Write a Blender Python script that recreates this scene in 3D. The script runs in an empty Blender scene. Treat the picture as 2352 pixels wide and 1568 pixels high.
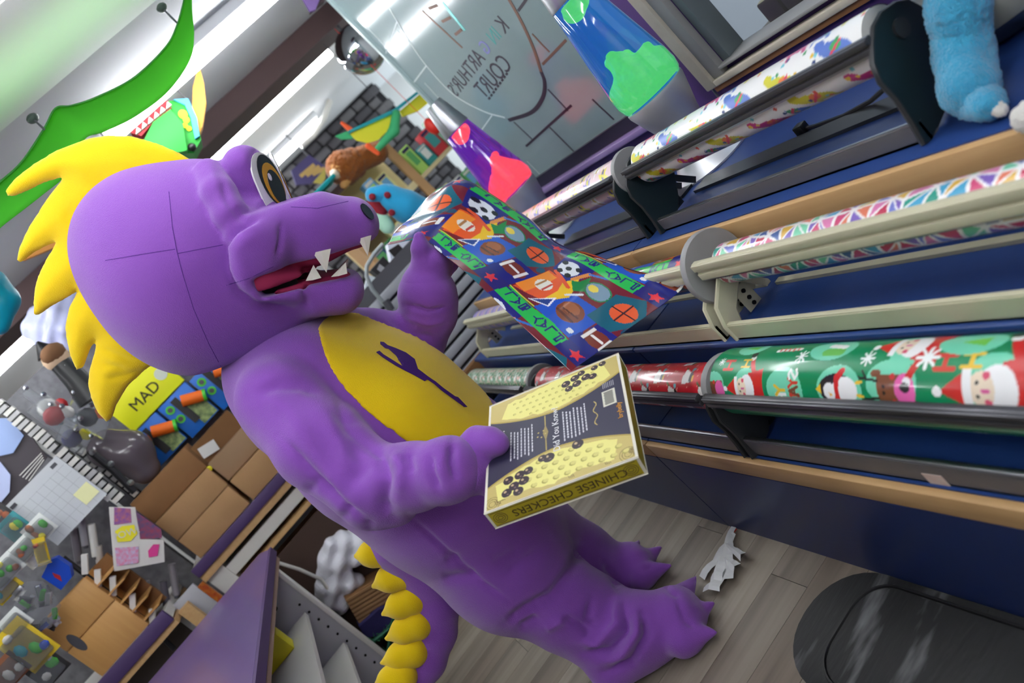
import bpy, bmesh, math, random
import numpy as np
from mathutils import Vector, Matrix
from mathutils.bvhtree import BVHTree

random.seed(7)
RNG = np.random.default_rng(7)
scene = bpy.context.scene
COL = scene.collection

# ------------------------------------------------------------------ camera
CAM_H = 1.5
YAW, PITCH, ROLL = (math.radians(a) for a in (-15.044, 12.7635, -46.594))
FPX = 1718.6
_ca, _sa, _cb, _sb = math.cos(YAW), math.sin(YAW), math.cos(PITCH), math.sin(PITCH)
_cc, _sc = math.cos(ROLL), math.sin(ROLL)
FW = np.array([_ca*_cb, _sa*_cb, -_sb])
_r = np.array([_sa, -_ca, 0.0])
_u = np.cross(_r, FW)
CR = _cc*_r + _sc*_u
CU = -_sc*_r + _cc*_u
CAMPOS = np.array([0.0, 0.0, CAM_H])
cam_data = bpy.data.cameras.new('camera')
cam_data.sensor_width = 36.0
cam_data.lens = FPX*36.0/2352.0
cam_data.clip_start = 0.05
cam_data.dof.use_dof = True
cam_data.dof.focus_distance = 2.15
cam_data.dof.aperture_fstop = 2.2
cam = bpy.data.objects.new('camera', cam_data)
COL.objects.link(cam)
cam.matrix_world = Matrix(((CR[0], CU[0], -FW[0], 0), (CR[1], CU[1], -FW[1], 0),
                           (CR[2], CU[2], -FW[2], CAM_H), (0, 0, 0, 1)))
scene.camera = cam

# ------------------------------------------------------------------ world, exposure
world = bpy.data.worlds.new('world'); scene.world = world
world.use_nodes = True
_bg = world.node_tree.nodes['Background']
_bg.inputs['Color'].default_value = (0.80, 0.88, 1.0, 1)
_bg.inputs['Strength'].default_value = 1.0
scene.view_settings.view_transform = 'Standard'
scene.view_settings.look = 'None'
scene.view_settings.exposure = 0.8
scene.view_settings.gamma = 1.0
scene.view_settings.use_curve_mapping = False
TUBE_STRENGTH = 21.0
cy = scene.cycles
cy.use_light_tree = False
cy.max_bounces = 6; cy.diffuse_bounces = 3; cy.glossy_bounces = 3; cy.transmission_bounces = 6; cy.transparent_max_bounces = 6
cy.caustics_reflective = False; cy.caustics_refractive = False

# ------------------------------------------------------------------ helpers
def srgb(c):
    out = []
    for v in c[:3]:
        v = v/255.0
        out.append(v/12.92 if v <= 0.04045 else ((v+0.055)/1.055)**2.4)
    return tuple(out)
def ray(x, y):
    return CR*(x-1176)/FPX - CU*(y-784)/FPX + FW
def onZ(x, y, z):
    d = ray(x, y); return CAMPOS + d*((z-CAM_H)/d[2])
def onY(x, y, Y):
    d = ray(x, y); return CAMPOS + d*(Y/d[1])
def onX(x, y, X):
    d = ray(x, y); return CAMPOS + d*(X/d[0])

MATS = {}
def mat(name, rgb=(200, 200, 200), rough=0.5, metal=0.0, noise=None, bump=None, attr=None, emit=None,
        sheen=0.0, trans=0.0, ior=1.45, coat=0.0, alpha=1.0, spec=0.5, wave=None, stretch=None):
    """procedural principled material; noise=(scale, amount, second rgb), bump=(scale, strength)"""
    if name in MATS: return MATS[name]
    m = bpy.data.materials.new(name); m.use_nodes = True
    nt = m.node_tree; b = nt.nodes['Principled BSDF']
    c = srgb(rgb)
    b.inputs['Base Color'].default_value = (*c, 1)
    b.inputs['Roughness'].default_value = rough
    b.inputs['Metallic'].default_value = metal
    b.inputs['IOR'].default_value = ior
    b.inputs['Specular IOR Level'].default_value = spec
    if sheen:
        b.inputs['Sheen Weight'].default_value = sheen
        b.inputs['Sheen Roughness'].default_value = 0.5
    if trans: b.inputs['Transmission Weight'].default_value = trans
    if coat:
        b.inputs['Coat Weight'].default_value = coat
        b.inputs['Coat Roughness'].default_value = 0.08
    if alpha < 1: b.inputs['Alpha'].default_value = alpha
    if emit:
        b.inputs['Emission Color'].default_value = (*srgb(emit[0]), 1)
        b.inputs['Emission Strength'].default_value = emit[1]
    tc = None
    def coords():
        t = nt.nodes.new('ShaderNodeTexCoord')
        if stretch:
            mp = nt.nodes.new('ShaderNodeMapping'); mp.inputs['Scale'].default_value = stretch
            nt.links.new(t.outputs['Object'], mp.inputs['Vector']); return mp.outputs['Vector']
        return t.outputs['Object']
    if attr:
        a = nt.nodes.new('ShaderNodeAttribute'); a.attribute_name = attr
        nt.links.new(a.outputs['Color'], b.inputs['Base Color'])
    elif noise:
        n = nt.nodes.new('ShaderNodeTexNoise'); n.inputs['Scale'].default_value = noise[0]
        n.inputs['Detail'].default_value = 4
        nt.links.new(coords(), n.inputs['Vector'])
        mr = nt.nodes.new('ShaderNodeMapRange')
        lo_, hi_ = noise[3] if len(noise) > 3 else (.25, .75)
        mr.inputs['From Min'].default_value = lo_; mr.inputs['From Max'].default_value = hi_
        mr.inputs['To Max'].default_value = noise[1]
        nt.links.new(n.outputs['Fac'], mr.inputs['Value'])
        mx = nt.nodes.new('ShaderNodeMix'); mx.data_type = 'RGBA'
        mx.inputs['A'].default_value = (*c, 1); mx.inputs['B'].default_value = (*srgb(noise[2]), 1)
        nt.links.new(mr.outputs['Result'], mx.inputs['Factor'])
        nt.links.new(mx.outputs['Result'], b.inputs['Base Color'])
    if bump:
        n = nt.nodes.new('ShaderNodeTexNoise'); n.inputs['Scale'].default_value = bump[0]
        n.inputs['Detail'].default_value = 2
        nt.links.new(coords(), n.inputs['Vector'])
        bp = nt.nodes.new('ShaderNodeBump'); bp.inputs['Strength'].default_value = bump[1]
        bp.inputs['Distance'].default_value = 0.01
        nt.links.new(n.outputs['Fac'], bp.inputs['Height'])
        nt.links.new(bp.outputs['Normal'], b.inputs['Normal'])
    if emit and emit[1] < 2: m.cycles.emission_sampling = 'NONE'
    MATS[name] = m
    return m
def _attr_mat(name, rough, coat=0.0, spec=.5):
    return mat(name, (255, 255, 255), rough, attr='print', coat=coat, spec=spec)

def thing(name, label, cat, loc, group=None):
    o = bpy.data.objects.new(name, None); COL.objects.link(o)
    o.empty_display_size = 0.05
    o.location = loc; o['label'] = label; o['category'] = cat
    if group: o['group'] = group
    return o
def tag(o, label, cat, group=None, kind=None):
    o['label'] = label; o['category'] = cat
    if group: o['group'] = group
    if kind: o['kind'] = kind
    return o
def struct(o):
    o['kind'] = 'structure'; return o
def obj(name, verts, faces, m, parent=None, smooth=False, colors=None):
    me = bpy.data.meshes.new(name)
    if isinstance(verts, np.ndarray):
        verts = np.asarray(verts, dtype=np.float64)
    me.from_pydata([tuple(v) for v in verts] if not isinstance(verts, np.ndarray) else verts.tolist(), [],
                   faces.tolist() if isinstance(faces, np.ndarray) else faces)
    if colors is not None:
        at = me.color_attributes.new('print', 'FLOAT_COLOR', 'POINT')
        cc = np.ones((len(verts), 4), np.float32); cc[:, :3] = colors
        at.data.foreach_set('color', cc.ravel())
    if smooth:
        me.polygons.foreach_set('use_smooth', [True]*len(me.polygons))
    me.validate(); me.update()
    return link(name, me, m, parent)
def link(name, me, m, parent=None):
    o = bpy.data.objects.new(name, me); COL.objects.link(o)
    if m is not None and len(me.materials) == 0: me.materials.append(m)
    if parent is not None: attach(o, parent)
    return o
def wloc(o):
    v = Vector(o.location)
    if o.parent is not None: v = Vector((0, 0, 0))
    return v
def attach(o, parent):
    o.parent = parent
    top = parent
    if parent.parent is None:
        o.matrix_parent_inverse = parent_matrix(parent).inverted()
    else:
        o.matrix_parent_inverse = Matrix.Identity(4)
def parent_matrix(p):
    return Matrix.LocRotScale(p.location, p.rotation_euler, p.scale)

class MB:
    """collects solids in world coordinates and builds them as one mesh"""
    def __init__(s): s.v = []; s.f = []; s.sm = []
    def add(s, v, f, smooth=False):
        n = len(s.v); s.v += [tuple(map(float, p)) for p in v]
        s.f += [tuple(i+n for i in q) for q in f]; s.sm += [smooth]*len(f)
        return s
    def box(s, x0, x1, y0, y1, z0, z1, bev=0.0):
        x0, x1 = min(x0, x1), max(x0, x1); y0, y1 = min(y0, y1), max(y0, y1); z0, z1 = min(z0, z1), max(z0, z1)
        return s.obox(((x0+x1)/2, (y0+y1)/2, (z0+z1)/2), (1, 0, 0), (0, 1, 0), (0, 0, 1), (x1-x0)/2, (y1-y0)/2, (z1-z0)/2, bev)
    def obox(s, c, ax, ay, az, hx, hy, hz, bev=0.0):
        c, ax, ay, az = (np.array(t, float) for t in (c, ax, ay, az))
        if bev <= 0:
            v = [c+ax*hx*i+ay*hy*j+az*hz*k for k in (-1, 1) for j in (-1, 1) for i in (-1, 1)]
            f = [(0, 2, 3, 1), (4, 5, 7, 6), (0, 1, 5, 4), (2, 6, 7, 3), (0, 4, 6, 2), (1, 3, 7, 5)]
            return s.add(v, f)
        bm = bmesh.new(); bmesh.ops.create_cube(bm, size=2)
        for q in bm.verts:
            q.co = Vector(c+ax*hx*q.co.x+ay*hy*q.co.y+az*hz*q.co.z)
        bmesh.ops.bevel(bm, geom=list(bm.edges), offset=bev, segments=2, affect='EDGES', profile=.5)
        bm.verts.index_update()
        s.add([tuple(q.co) for q in bm.verts], [tuple(q.index for q in fc.verts) for fc in bm.faces], True)
        bm.free(); return s
    def bar(s, a, b, w, h, up=(0, 0, 1), bev=0.0):
        a, b = np.array(a, float), np.array(b, float); d = b-a; L = np.linalg.norm(d); d = d/L
        up = np.array(up, float); sd = np.cross(d, up)
        if np.linalg.norm(sd) < 1e-4: sd = np.cross(d, np.array([1., 0, 0]))
        sd /= np.linalg.norm(sd); u2 = np.cross(sd, d)
        return s.obox((a+b)/2, d, sd, u2, L/2, w/2, h/2, bev)
    def tube(s, pts, r, n=10, cap=True, closed=False):
        pts = [np.array(p, float) for p in pts]; m = len(pts)
        rr = r if hasattr(r, '__len__') else [r]*m
        v = []; f = []; prev = None
        for i, p in enumerate(pts):
            if closed: t = pts[(i+1) % m]-pts[(i-1) % m]
            else: t = pts[min(i+1, m-1)]-pts[max(i-1, 0)]
            t = t/(np.linalg.norm(t)+1e-12)
            if prev is None:
                a = np.array([0, 0, 1.]) if abs(t[2]) < .9 else np.array([1., 0, 0])
                nrm = np.cross(t, a)
            else: nrm = prev-t*(prev@t)
            nrm = nrm/(np.linalg.norm(nrm)+1e-12); prev = nrm; bi = np.cross(t, nrm)
            for k in range(n):
                a = 2*math.pi*k/n; v.append(p+rr[i]*(math.cos(a)*nrm+math.sin(a)*bi))
        segs = m if closed else m-1
        for i in range(segs):
            j = (i+1) % m
            for k in range(n):
                f.append((i*n+k, i*n+(k+1) % n, j*n+(k+1) % n, j*n+k))
        if cap and not closed:
            f.append(tuple(range(n-1, -1, -1))); f.append(tuple((m-1)*n+k for k in range(n)))
        return s.add(v, f, True)
    def cyl(s, a, b, r, n=24, r2=None):
        return s.tube([a, b], [r, r if r2 is None else r2], n)
    def lathe(s, base, prof, n=32, axis=(0, 0, 1)):
        """profile [(r, h)] revolved about axis through base"""
        base = np.array(base, float); ax = np.array(axis, float); ax /= np.linalg.norm(ax)
        a = np.array([1., 0, 0]) if abs(ax[0]) < .9 else np.array([0, 1., 0])
        e1 = np.cross(ax, a); e1 /= np.linalg.norm(e1); e2 = np.cross(ax, e1)
        v = []; f = []
        for (r, h) in prof:
            for k in range(n):
                t = 2*math.pi*k/n; v.append(base+ax*h+r*(math.cos(t)*e1+math.sin(t)*e2))
        for i in range(len(prof)-1):
            for k in range(n):
                f.append((i*n+k, i*n+(k+1) % n, (i+1)*n+(k+1) % n, (i+1)*n+k))
        f.append(tuple(range(n-1, -1, -1))); f.append(tuple((len(prof)-1)*n+k for k in range(n)))
        return s.add(v, f, True)
    def prism(s, pts, off):
        """polygon (3d points) extruded by vector off"""
        pts = [np.array(p, float) for p in pts]; off = np.array(off, float); n = len(pts)
        v = pts+[p+off for p in pts]
        f = [tuple(range(n-1, -1, -1)), tuple(range(n, 2*n))]+[(i, (i+1) % n, (i+1) % n+n, i+n) for i in range(n)]
        return s.add(v, f)
    def ball(s, c, r, n=16, sc=(1, 1, 1), R=None):
        c = np.array(c, float); v = []; f = []; m = n//2+1
        for i in range(m):
            p = math.pi*i/(m-1)
            for k in range(n):
                a = 2*math.pi*k/n
                q = np.array([math.sin(p)*math.cos(a)*sc[0], math.sin(p)*math.sin(a)*sc[1], math.cos(p)*sc[2]])*r
                if R is not None: q = R@q
                v.append(c+q)
        for i in range(m-1):
            for k in range(n): f.append((i*n+k, (i+1)*n+k, (i+1)*n+(k+1) % n, i*n+(k+1) % n))
        return s.add(v, f, True)
    def build(s, name, m, parent=None):
        me = bpy.data.meshes.new(name); me.from_pydata(s.v, [], s.f)
        me.polygons.foreach_set('use_smooth', s.sm)
        bm = bmesh.new(); bm.from_mesh(me)
        bmesh.ops.remove_doubles(bm, verts=bm.verts, dist=1e-6)
        bmesh.ops.recalc_face_normals(bm, faces=bm.faces)
        bm.to_mesh(me); bm.free(); me.update()
        o = link(name, me, m, parent)
        if any(s.sm):
            md = o.modifiers.new('edge', 'EDGE_SPLIT'); md.split_angle = math.radians(40)
        return o
def box_obj(name, m, parent, x0, x1, y0, y1, z0, z1, bev=0.0):
    return MB().box(x0, x1, y0, y1, z0, z1, bev).build(name, m, parent)
def rotz(a):
    c, s = math.cos(a), math.sin(a); return np.array([[c, -s, 0], [s, c, 0], [0, 0, 1]])

# ---- writing: Blender's own font turned into flat meshes
def lettering(name, text, size, origin, ex, ey, m, parent, extrude=0.0003, align='CENTER', mirror=False):
    cu = bpy.data.curves.new(name, 'FONT'); cu.body = text; cu.size = size; cu.extrude = extrude
    cu.align_x = align; cu.align_y = 'CENTER'; cu.resolution_u = 3
    tmp = bpy.data.objects.new(name+'_t', cu); COL.objects.link(tmp)
    dg = bpy.context.evaluated_depsgraph_get()
    me = bpy.data.meshes.new_from_object(tmp.evaluated_get(dg))
    bpy.data.objects.remove(tmp); bpy.data.curves.remove(cu)
    ex = np.array(ex, float); ex /= np.linalg.norm(ex); ey = np.array(ey, float); ey /= np.linalg.norm(ey)
    ez = np.cross(ex, ey)
    if mirror: ex = -ex
    origin = np.array(origin, float)
    for v in me.vertices:
        v.co = Vector(origin+ex*v.co.x+ey*v.co.y+ez*v.co.z)
    me.name = name
    me.materials.clear()
    return link(name, me, m, parent)

# ---- painter: colours flat print into arrays of (x, y) positions
STROKE = {
 'A': [(0, 0, .5, 1), (.5, 1, 1, 0), (.2, .4, .8, .4)], 'B': [(0, 0, 0, 1), (0, 1, .8, .9), (.8, .9, .8, .6), (.8, .6, 0, .5), (0, .5, .9, .4), (.9, .4, .9, .1), (.9, .1, 0, 0)],
 'C': [(1, .85, .5, 1), (.5, 1, 0, .7), (0, .7, 0, .3), (0, .3, .5, 0), (.5, 0, 1, .15)], 'D': [(0, 0, 0, 1), (0, 1, .9, .7), (.9, .7, .9, .3), (.9, .3, 0, 0)],
 'E': [(0, 0, 0, 1), (0, 1, .9, 1), (0, .5, .7, .5), (0, 0, .9, 0)], 'H': [(0, 0, 0, 1), (1, 0, 1, 1), (0, .5, 1, .5)], 'I': [(.5, 0, .5, 1)],
 'L': [(0, 1, 0, 0), (0, 0, .8, 0)], 'M': [(0, 0, 0, 1), (0, 1, .5, .4), (.5, .4, 1, 1), (1, 1, 1, 0)], 'N': [(0, 0, 0, 1), (0, 1, 1, 0), (1, 0, 1, 1)],
 'O': [(.5, 0, 0, .3), (0, .3, 0, .7), (0, .7, .5, 1), (.5, 1, 1, .7), (1, .7, 1, .3), (1, .3, .5, 0)], 'P': [(0, 0, 0, 1), (0, 1, .9, .9), (.9, .9, .9, .55), (.9, .55, 0, .45)],
 'S': [(1, .85, .5, 1), (.5, 1, 0, .8), (0, .8, 1, .25), (1, .25, .5, 0), (.5, 0, 0, .15)], 'T': [(.5, 0, .5, 1), (0, 1, 1, 1)], 'W': [(0, 1, .25, 0), (.25, 0, .5, .6), (.5, .6, .75, 0), (.75, 0, 1, 1)],
 'Y': [(0, 1, .5, .5), (1, 1, .5, .5), (.5, .5, .5, 0)], '!': [(.5, .3, .5, 1), (.5, 0, .5, .1)], 'R': [(0, 0, 0, 1), (0, 1, .9, .85), (.9, .85, 0, .5), (.3, .5, 1, 0)], 'K': [(0, 0, 0, 1), (0, .5, 1, 1), (.2, .55, 1, 0)],
}
class Canvas:
    def __init__(s, x, y, bg):
        s.x = x.astype(np.float32); s.y = y.astype(np.float32)
        s.c = np.empty((x.size, 3), np.float32); s.c[:] = srgb(bg)
    def put(s, mask, rgb): s.c[mask] = srgb(rgb)
    def ell(s, cx, cy, rx, ry, rgb, rot=0.0):
        c, n = math.cos(rot), math.sin(rot); dx = s.x-cx; dy = s.y-cy
        s.put(((dx*c+dy*n)/rx)**2+((-dx*n+dy*c)/ry)**2 < 1, rgb)
    def ring(s, cx, cy, r0, r1, rgb, asp=1.0):
        d = np.hypot(s.x-cx, (s.y-cy)*asp); s.put((d > r0) & (d < r1), rgb)
    def poly(s, pts, rgb):
        m = np.zeros(s.x.size, bool); n = len(pts)
        for i in range(n):
            x0, y0 = pts[i]; x1, y1 = pts[(i+1) % n]
            if y0 == y1: continue
            t = ((s.y >= y0) != (s.y >= y1)) & (s.x < (x1-x0)*(s.y-y0)/(y1-y0)+x0)
            m ^= t
        s.put(m, rgb)
    def line(s, x0, y0, x1, y1, w, rgb):
        dx, dy = x1-x0, y1-y0; L = dx*dx+dy*dy+1e-12
        t = np.clip(((s.x-x0)*dx+(s.y-y0)*dy)/L, 0, 1)
        s.put((s.x-x0-t*dx)**2+(s.y-y0-t*dy)**2 < w*w, rgb)
    def text(s, tx, ox, oy, size, w, rgb, ang=0.0, gap=1.35):
        ca, sa = math.cos(ang), math.sin(ang)
        for i, ch in enumerate(tx):
            for (a, b, c, d) in STROKE.get(ch, []):
                X0, X1 = (i*gap+a)*size*.7, (i*gap+c)*size*.7; Y0, Y1 = b*size, d*size
                s.line(ox+X0*ca-Y0*sa, oy+X0*sa+Y0*ca, ox+X1*ca-Y1*sa, oy+X1*sa+Y1*ca, w, rgb)
def grid_faces(nu, nv):
    i = np.arange(nu-1)[:, None]; j = np.arange(nv-1)[None, :]
    a = i*nv+j
    return np.stack([a, a+1, a+nv+1, a+nv], -1).reshape(-1, 4)

# ---- implicit surfaces (soft bodies, plush, cloth) meshed with surface nets
class Field:
    def __init__(s, lo, hi, h):
        s.lo = np.array(lo, float); s.h = h
        s.n = np.ceil((np.array(hi, float)-s.lo)/h).astype(int)+1
        s.f = np.full(s.n, 1.0, np.float32)
    def block(s, lo, hi):
        a = np.clip(np.floor((np.array(lo)-s.lo)/s.h).astype(int), 0, s.n); b = np.clip(np.ceil((np.array(hi)-s.lo)/s.h).astype(int)+1, 0, s.n)
        if np.any(b <= a): return None
        sl = tuple(slice(i, j) for i, j in zip(a, b))
        g = [(s.lo[i]+s.h*np.arange(a[i], b[i])).astype(np.float32) for i in range(3)]
        return sl, np.meshgrid(*g, indexing='ij', sparse=True)
    def _smin(s, sl, d, k, sub=False):
        o = s.f[sl]
        if sub:
            if k <= 0: s.f[sl] = np.maximum(o, -d); return
            h = np.maximum(k-np.abs(o+d), 0)/k; s.f[sl] = np.maximum(o, -d)+h*h*k*.25
        else:
            if k <= 0: s.f[sl] = np.minimum(o, d); return
            h = np.maximum(k-np.abs(o-d), 0)/k; s.f[sl] = np.minimum(o, d)-h*h*k*.25
    def rc(s, a, b, ra, rb, k=0.03, sub=False):
        a, b = np.array(a, float), np.array(b, float); m = max(ra, rb)+k+3*s.h
        r = s.block(np.minimum(a, b)-m, np.maximum(a, b)+m)
        if r is None: return
        sl, (X, Y, Z) = r
        d = b-a; L = float(d@d)+1e-12
        t = np.clip(((X-a[0])*d[0]+(Y-a[1])*d[1]+(Z-a[2])*d[2])/L, 0, 1)
        q = np.sqrt((X-a[0]-t*d[0])**2+(Y-a[1]-t*d[1])**2+(Z-a[2]-t*d[2])**2)-(ra+(rb-ra)*t)
        s._smin(sl, q.astype(np.float32), k, sub)
    def chain(s, pts, rs, k=0.03, sub=False):
        for i in range(len(pts)-1): s.rc(pts[i], pts[i+1], rs[i], rs[i+1], k, sub)
    def ell(s, c, ax, rad, k=0.03, sub=False):
        c = np.array(c, float); m = max(rad)+k+3*s.h
        r = s.block(c-m, c+m)
        if r is None: return
        sl, (X, Y, Z) = r; q = 0
        for e, ra in zip(ax, rad):
            q = q+(((X-c[0])*e[0]+(Y-c[1])*e[1]+(Z-c[2])*e[2])/ra)**2
        q = (np.sqrt(q)-1)*min(rad)
        s._smin(sl, q.astype(np.float32), k, sub)
    def cut(s, p, n, k=0.0, lo=None, hi=None):
        """remove the half space in direction n beyond point p"""
        p, n = np.array(p, float), np.array(n, float); n = n/np.linalg.norm(n)
        r = s.block(s.lo if lo is None else lo, s.lo+s.h*s.n if hi is None else hi)
        sl, (X, Y, Z) = r
        d = (X-p[0])*n[0]+(Y-p[1])*n[1]+(Z-p[2])*n[2]
        s._smin(sl, (-d).astype(np.float32), k, True)
    def coords(s):
        return np.meshgrid(*[(s.lo[i]+s.h*np.arange(s.n[i])).astype(np.float32) for i in range(3)], indexing='ij', sparse=True)
    def mesh(s, f=None):
        return surface_net(s.f if f is None else f, s.lo, s.h)
def surface_net(f, lo, h):
    ins = f < 0; nx, ny, nz = f.shape
    cs = [(i, j, k) for i in (0, 1) for j in (0, 1) for k in (0, 1)]
    def sub(a, c): return a[c[0]:nx-1+c[0], c[1]:ny-1+c[1], c[2]:nz-1+c[2]]
    cnt = np.zeros((nx-1, ny-1, nz-1), np.int8)
    for c in cs: cnt += sub(ins, c)
    act = (cnt > 0) & (cnt < 8)
    ids = np.nonzero(act); I = np.stack(ids, 1)
    idx = np.full(act.shape, -1, np.int32); idx[ids] = np.arange(len(I))
    acc = np.zeros((len(I), 3)); w = np.zeros(len(I))
    for a in range(8):
        for ax in range(3):
            if cs[a][ax]: continue
            b = list(cs[a]); b[ax] = 1
            fa = f[I[:, 0]+cs[a][0], I[:, 1]+cs[a][1], I[:, 2]+cs[a][2]].astype(np.float64)
            fb = f[I[:, 0]+b[0], I[:, 1]+b[1], I[:, 2]+b[2]].astype(np.float64)
            m = (fa < 0) != (fb < 0)
            t = np.where(m, fa/np.where(m, fa-fb, 1), 0)
            p = np.tile(np.array(cs[a], float), (len(I), 1)); p[:, ax] += t
            acc += p*m[:, None]; w += m
    V = np.array(lo)+h*(I+acc/np.maximum(w, 1)[:, None])
    F = []
    for ax in range(3):
        o1, o2 = (ax+1) % 3, (ax+2) % 3
        sl0 = [slice(1, n-1) for n in (nx, ny, nz)]; sl1 = list(sl0)
        sl0[ax] = slice(0, (nx, ny, nz)[ax]-1); sl1[ax] = slice(1, (nx, ny, nz)[ax])
        A, B = ins[tuple(sl0)], ins[tuple(sl1)]
        for flip, msk in ((False, A & ~B), (True, ~A & B)):
            q = np.stack(np.nonzero(msk), 1)
            if not len(q): continue
            q = q.copy()
            base = q.copy(); base[:, o1] += 1; base[:, o2] += 1
            def cell(d1, d2):
                c = base.copy(); c[:, o1] += d1; c[:, o2] += d2
                return idx[c[:, 0], c[:, 1], c[:, 2]]
            quad = np.stack([cell(-1, -1), cell(0, -1), cell(0, 0), cell(-1, 0)], 1)
            if flip: quad = quad[:, ::-1]
            F.append(quad)
    F = np.concatenate(F) if F else np.zeros((0, 4), int)
    F = F[(F >= 0).all(1)]
    return V, F
def smooth_verts(V, F, it=2, lam=.5):
    e = np.concatenate([F[:, [0, 1]], F[:, [1, 2]], F[:, [2, 3]], F[:, [3, 0]]]); e = np.concatenate([e, e[:, ::-1]])
    deg = np.bincount(e[:, 0], minlength=len(V))[:, None]
    for _ in range(it):
        S = np.stack([np.bincount(e[:, 0], V[e[:, 1], i], minlength=len(V)) for i in range(3)], 1)
        V = V+lam*(S/np.maximum(deg, 1)-V)
    return V
def vnormals(V, F):
    n = np.cross(V[F[:, 2]]-V[F[:, 0]], V[F[:, 3]]-V[F[:, 1]])
    N = np.zeros_like(V)
    for i in range(4):
        for a in range(3): N[:, a] += np.bincount(F[:, i], n[:, a], minlength=len(V))
    return N/(np.linalg.norm(N, axis=1)[:, None]+1e-12)
def project(V):
    q = V-CAMPOS; w = q@FW
    return np.stack([1176+FPX*(q@CR)/w, 784-FPX*(q@CU)/w], 1)
def folds(V, F, lines):
    """press soft creases (positive depth) or raise ridges into cloth along traced lines on its visible side"""
    N = vnormals(V, F); P = project(V); vis = np.einsum('ij,ij->i', N, CAMPOS-V) > 0
    D = np.zeros(len(V))
    for pts, wpx, dep in lines:
        best = np.full(len(V), 1e9)
        tt = np.zeros(len(V))
        L = len(pts)-1
        for i in range(L):
            a, b = np.array(pts[i], float), np.array(pts[i+1], float); d = b-a
            t = np.clip(((P-a)@d)/(d@d), 0, 1); r = np.hypot(*(P-a-t[:, None]*d).T)
            m = r < best; best[m] = r[m]; tt[m] = (i+t[m])/L
        fade = np.clip(np.minimum(tt, 1-tt)*5, .25, 1)
        D += np.where(vis, -dep*np.exp(-(best/wpx)**2)*fade, 0)
    return V+N*D[:, None]
# ================================================================== the room
CEIL = 2.75; YW = -1.78; XB = 9.4; XN = -2.2; YL = 4.2; XE = 4.09
m_floor = mat('grey_oak_vinyl', (140, 130, 117), .5, noise=(11, .9, (98, 88, 77), (.38, .66)), bump=(40, .06), stretch=(1, .05, 1))
m_floor2 = mat('grey_oak_vinyl_pale', (150, 140, 126), .5, noise=(13, .9, (106, 96, 84), (.38, .66)), bump=(40, .06), stretch=(1, .05, 1))
m_floor3 = mat('grey_oak_vinyl_brown', (132, 120, 106), .5, noise=(12, .9, (92, 81, 70), (.38, .66)), bump=(40, .06), stretch=(1, .05, 1))
m_ceil = mat('ceiling_paint', (226, 228, 231), .9)
m_purple = mat('purple_wall_paint', (84, 56, 120), .55, noise=(30, .25, (74, 48, 108)))
m_white = mat('white_paint', (215, 215, 214), .6)
m_cream = mat('cream_frame', (206, 198, 180), .5, noise=(20, .4, (176, 166, 146)))
m_wood = mat('light_maple', (205, 168, 118), .45, noise=(14, .6, (182, 142, 92)), stretch=(.25, 4, 4))
m_brown = mat('brown_beam', (86, 66, 66), .7)
m_black = mat('black_plastic', (22, 22, 24), .4)
m_dark = mat('dark_gap', (8, 8, 10), .9)
m_steel = mat('brushed_metal', (165, 168, 172), .3, metal=1.0)
m_tube = mat('fluorescent_tube', (255, 255, 255), .5, emit=((250, 252, 255), TUBE_STRENGTH))
m_house = mat('lamp_housing', (225, 227, 230), .5)

fl = struct(MB().box(XN, XB, -5.0, YL, -.06, -.006).build('floor', m_dark))
pw, pl = .152, 1.22
k = 0
planks = {}
for i in range(int((3.6-.5)/pw)+1):
    x0 = .5+i*pw
    for j in range(4):
        y0 = -.75+j*pl-(i*.43 % pl)
        y1 = y0+pl
        if y1 < -.70 or y0 > 1.6: continue
        k = (i*7+j*3+(i*i) % 5) % 3
        if k not in planks:
            me_o = MB().box(0, pw-.0018, 0, pl-.0018, -.006, 0).build('plank', (m_floor, m_floor2, m_floor3)[k], fl)
            planks[k] = me_o.data; o = me_o
        else:
            o = bpy.data.objects.new('plank', planks[k]); COL.objects.link(o); o.parent = fl
        o.location = (x0, y0, 0)
far = struct(MB().box(XN, .5, -5, YL, -.006, 0).box(3.69, XB, -5, YL, -.006, 0).box(.5, 3.69, 1.7, YL, -.006, 0).build('floor_far', m_floor))
far.parent = fl
del far['kind']

struct(MB().box(XN, XE, YW-.12, YL, CEIL, CEIL+.05).box(XE, XB, -4.6, YL, CEIL, CEIL+.05).build('ceiling', m_ceil))
struct(MB().box(XE, XE+.06, -4.6, YW-.12, 0, CEIL).build('wall_return', m_white))
struct(MB().box(XB, XB+.1, -5.0, YL, 0, CEIL).build('wall_back', m_white))
struct(MB().box(XN-.1, XN, YW-.12, YL, 0, CEIL).build('wall_near', m_white))
struct(MB().box(XN, XB, YL, YL+.1, 0, CEIL).build('wall_left', m_white))
# window wall on the right: purple, with two openings
wr = struct(MB().box(XN, .35, YW-.12, YW, 0, CEIL).box(.35, 2.10, YW-.12, YW, 0, 1.06).box(.35, 2.10, YW-.12, YW, 2.35, CEIL)
     .box(2.10, 2.50, YW-.12, YW, 0, CEIL).box(2.50, XE, YW-.12, YW, 0, 1.04).box(2.50, XE, YW-.12, YW, 2.62, CEIL).build('wall_right', m_purple))
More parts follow.
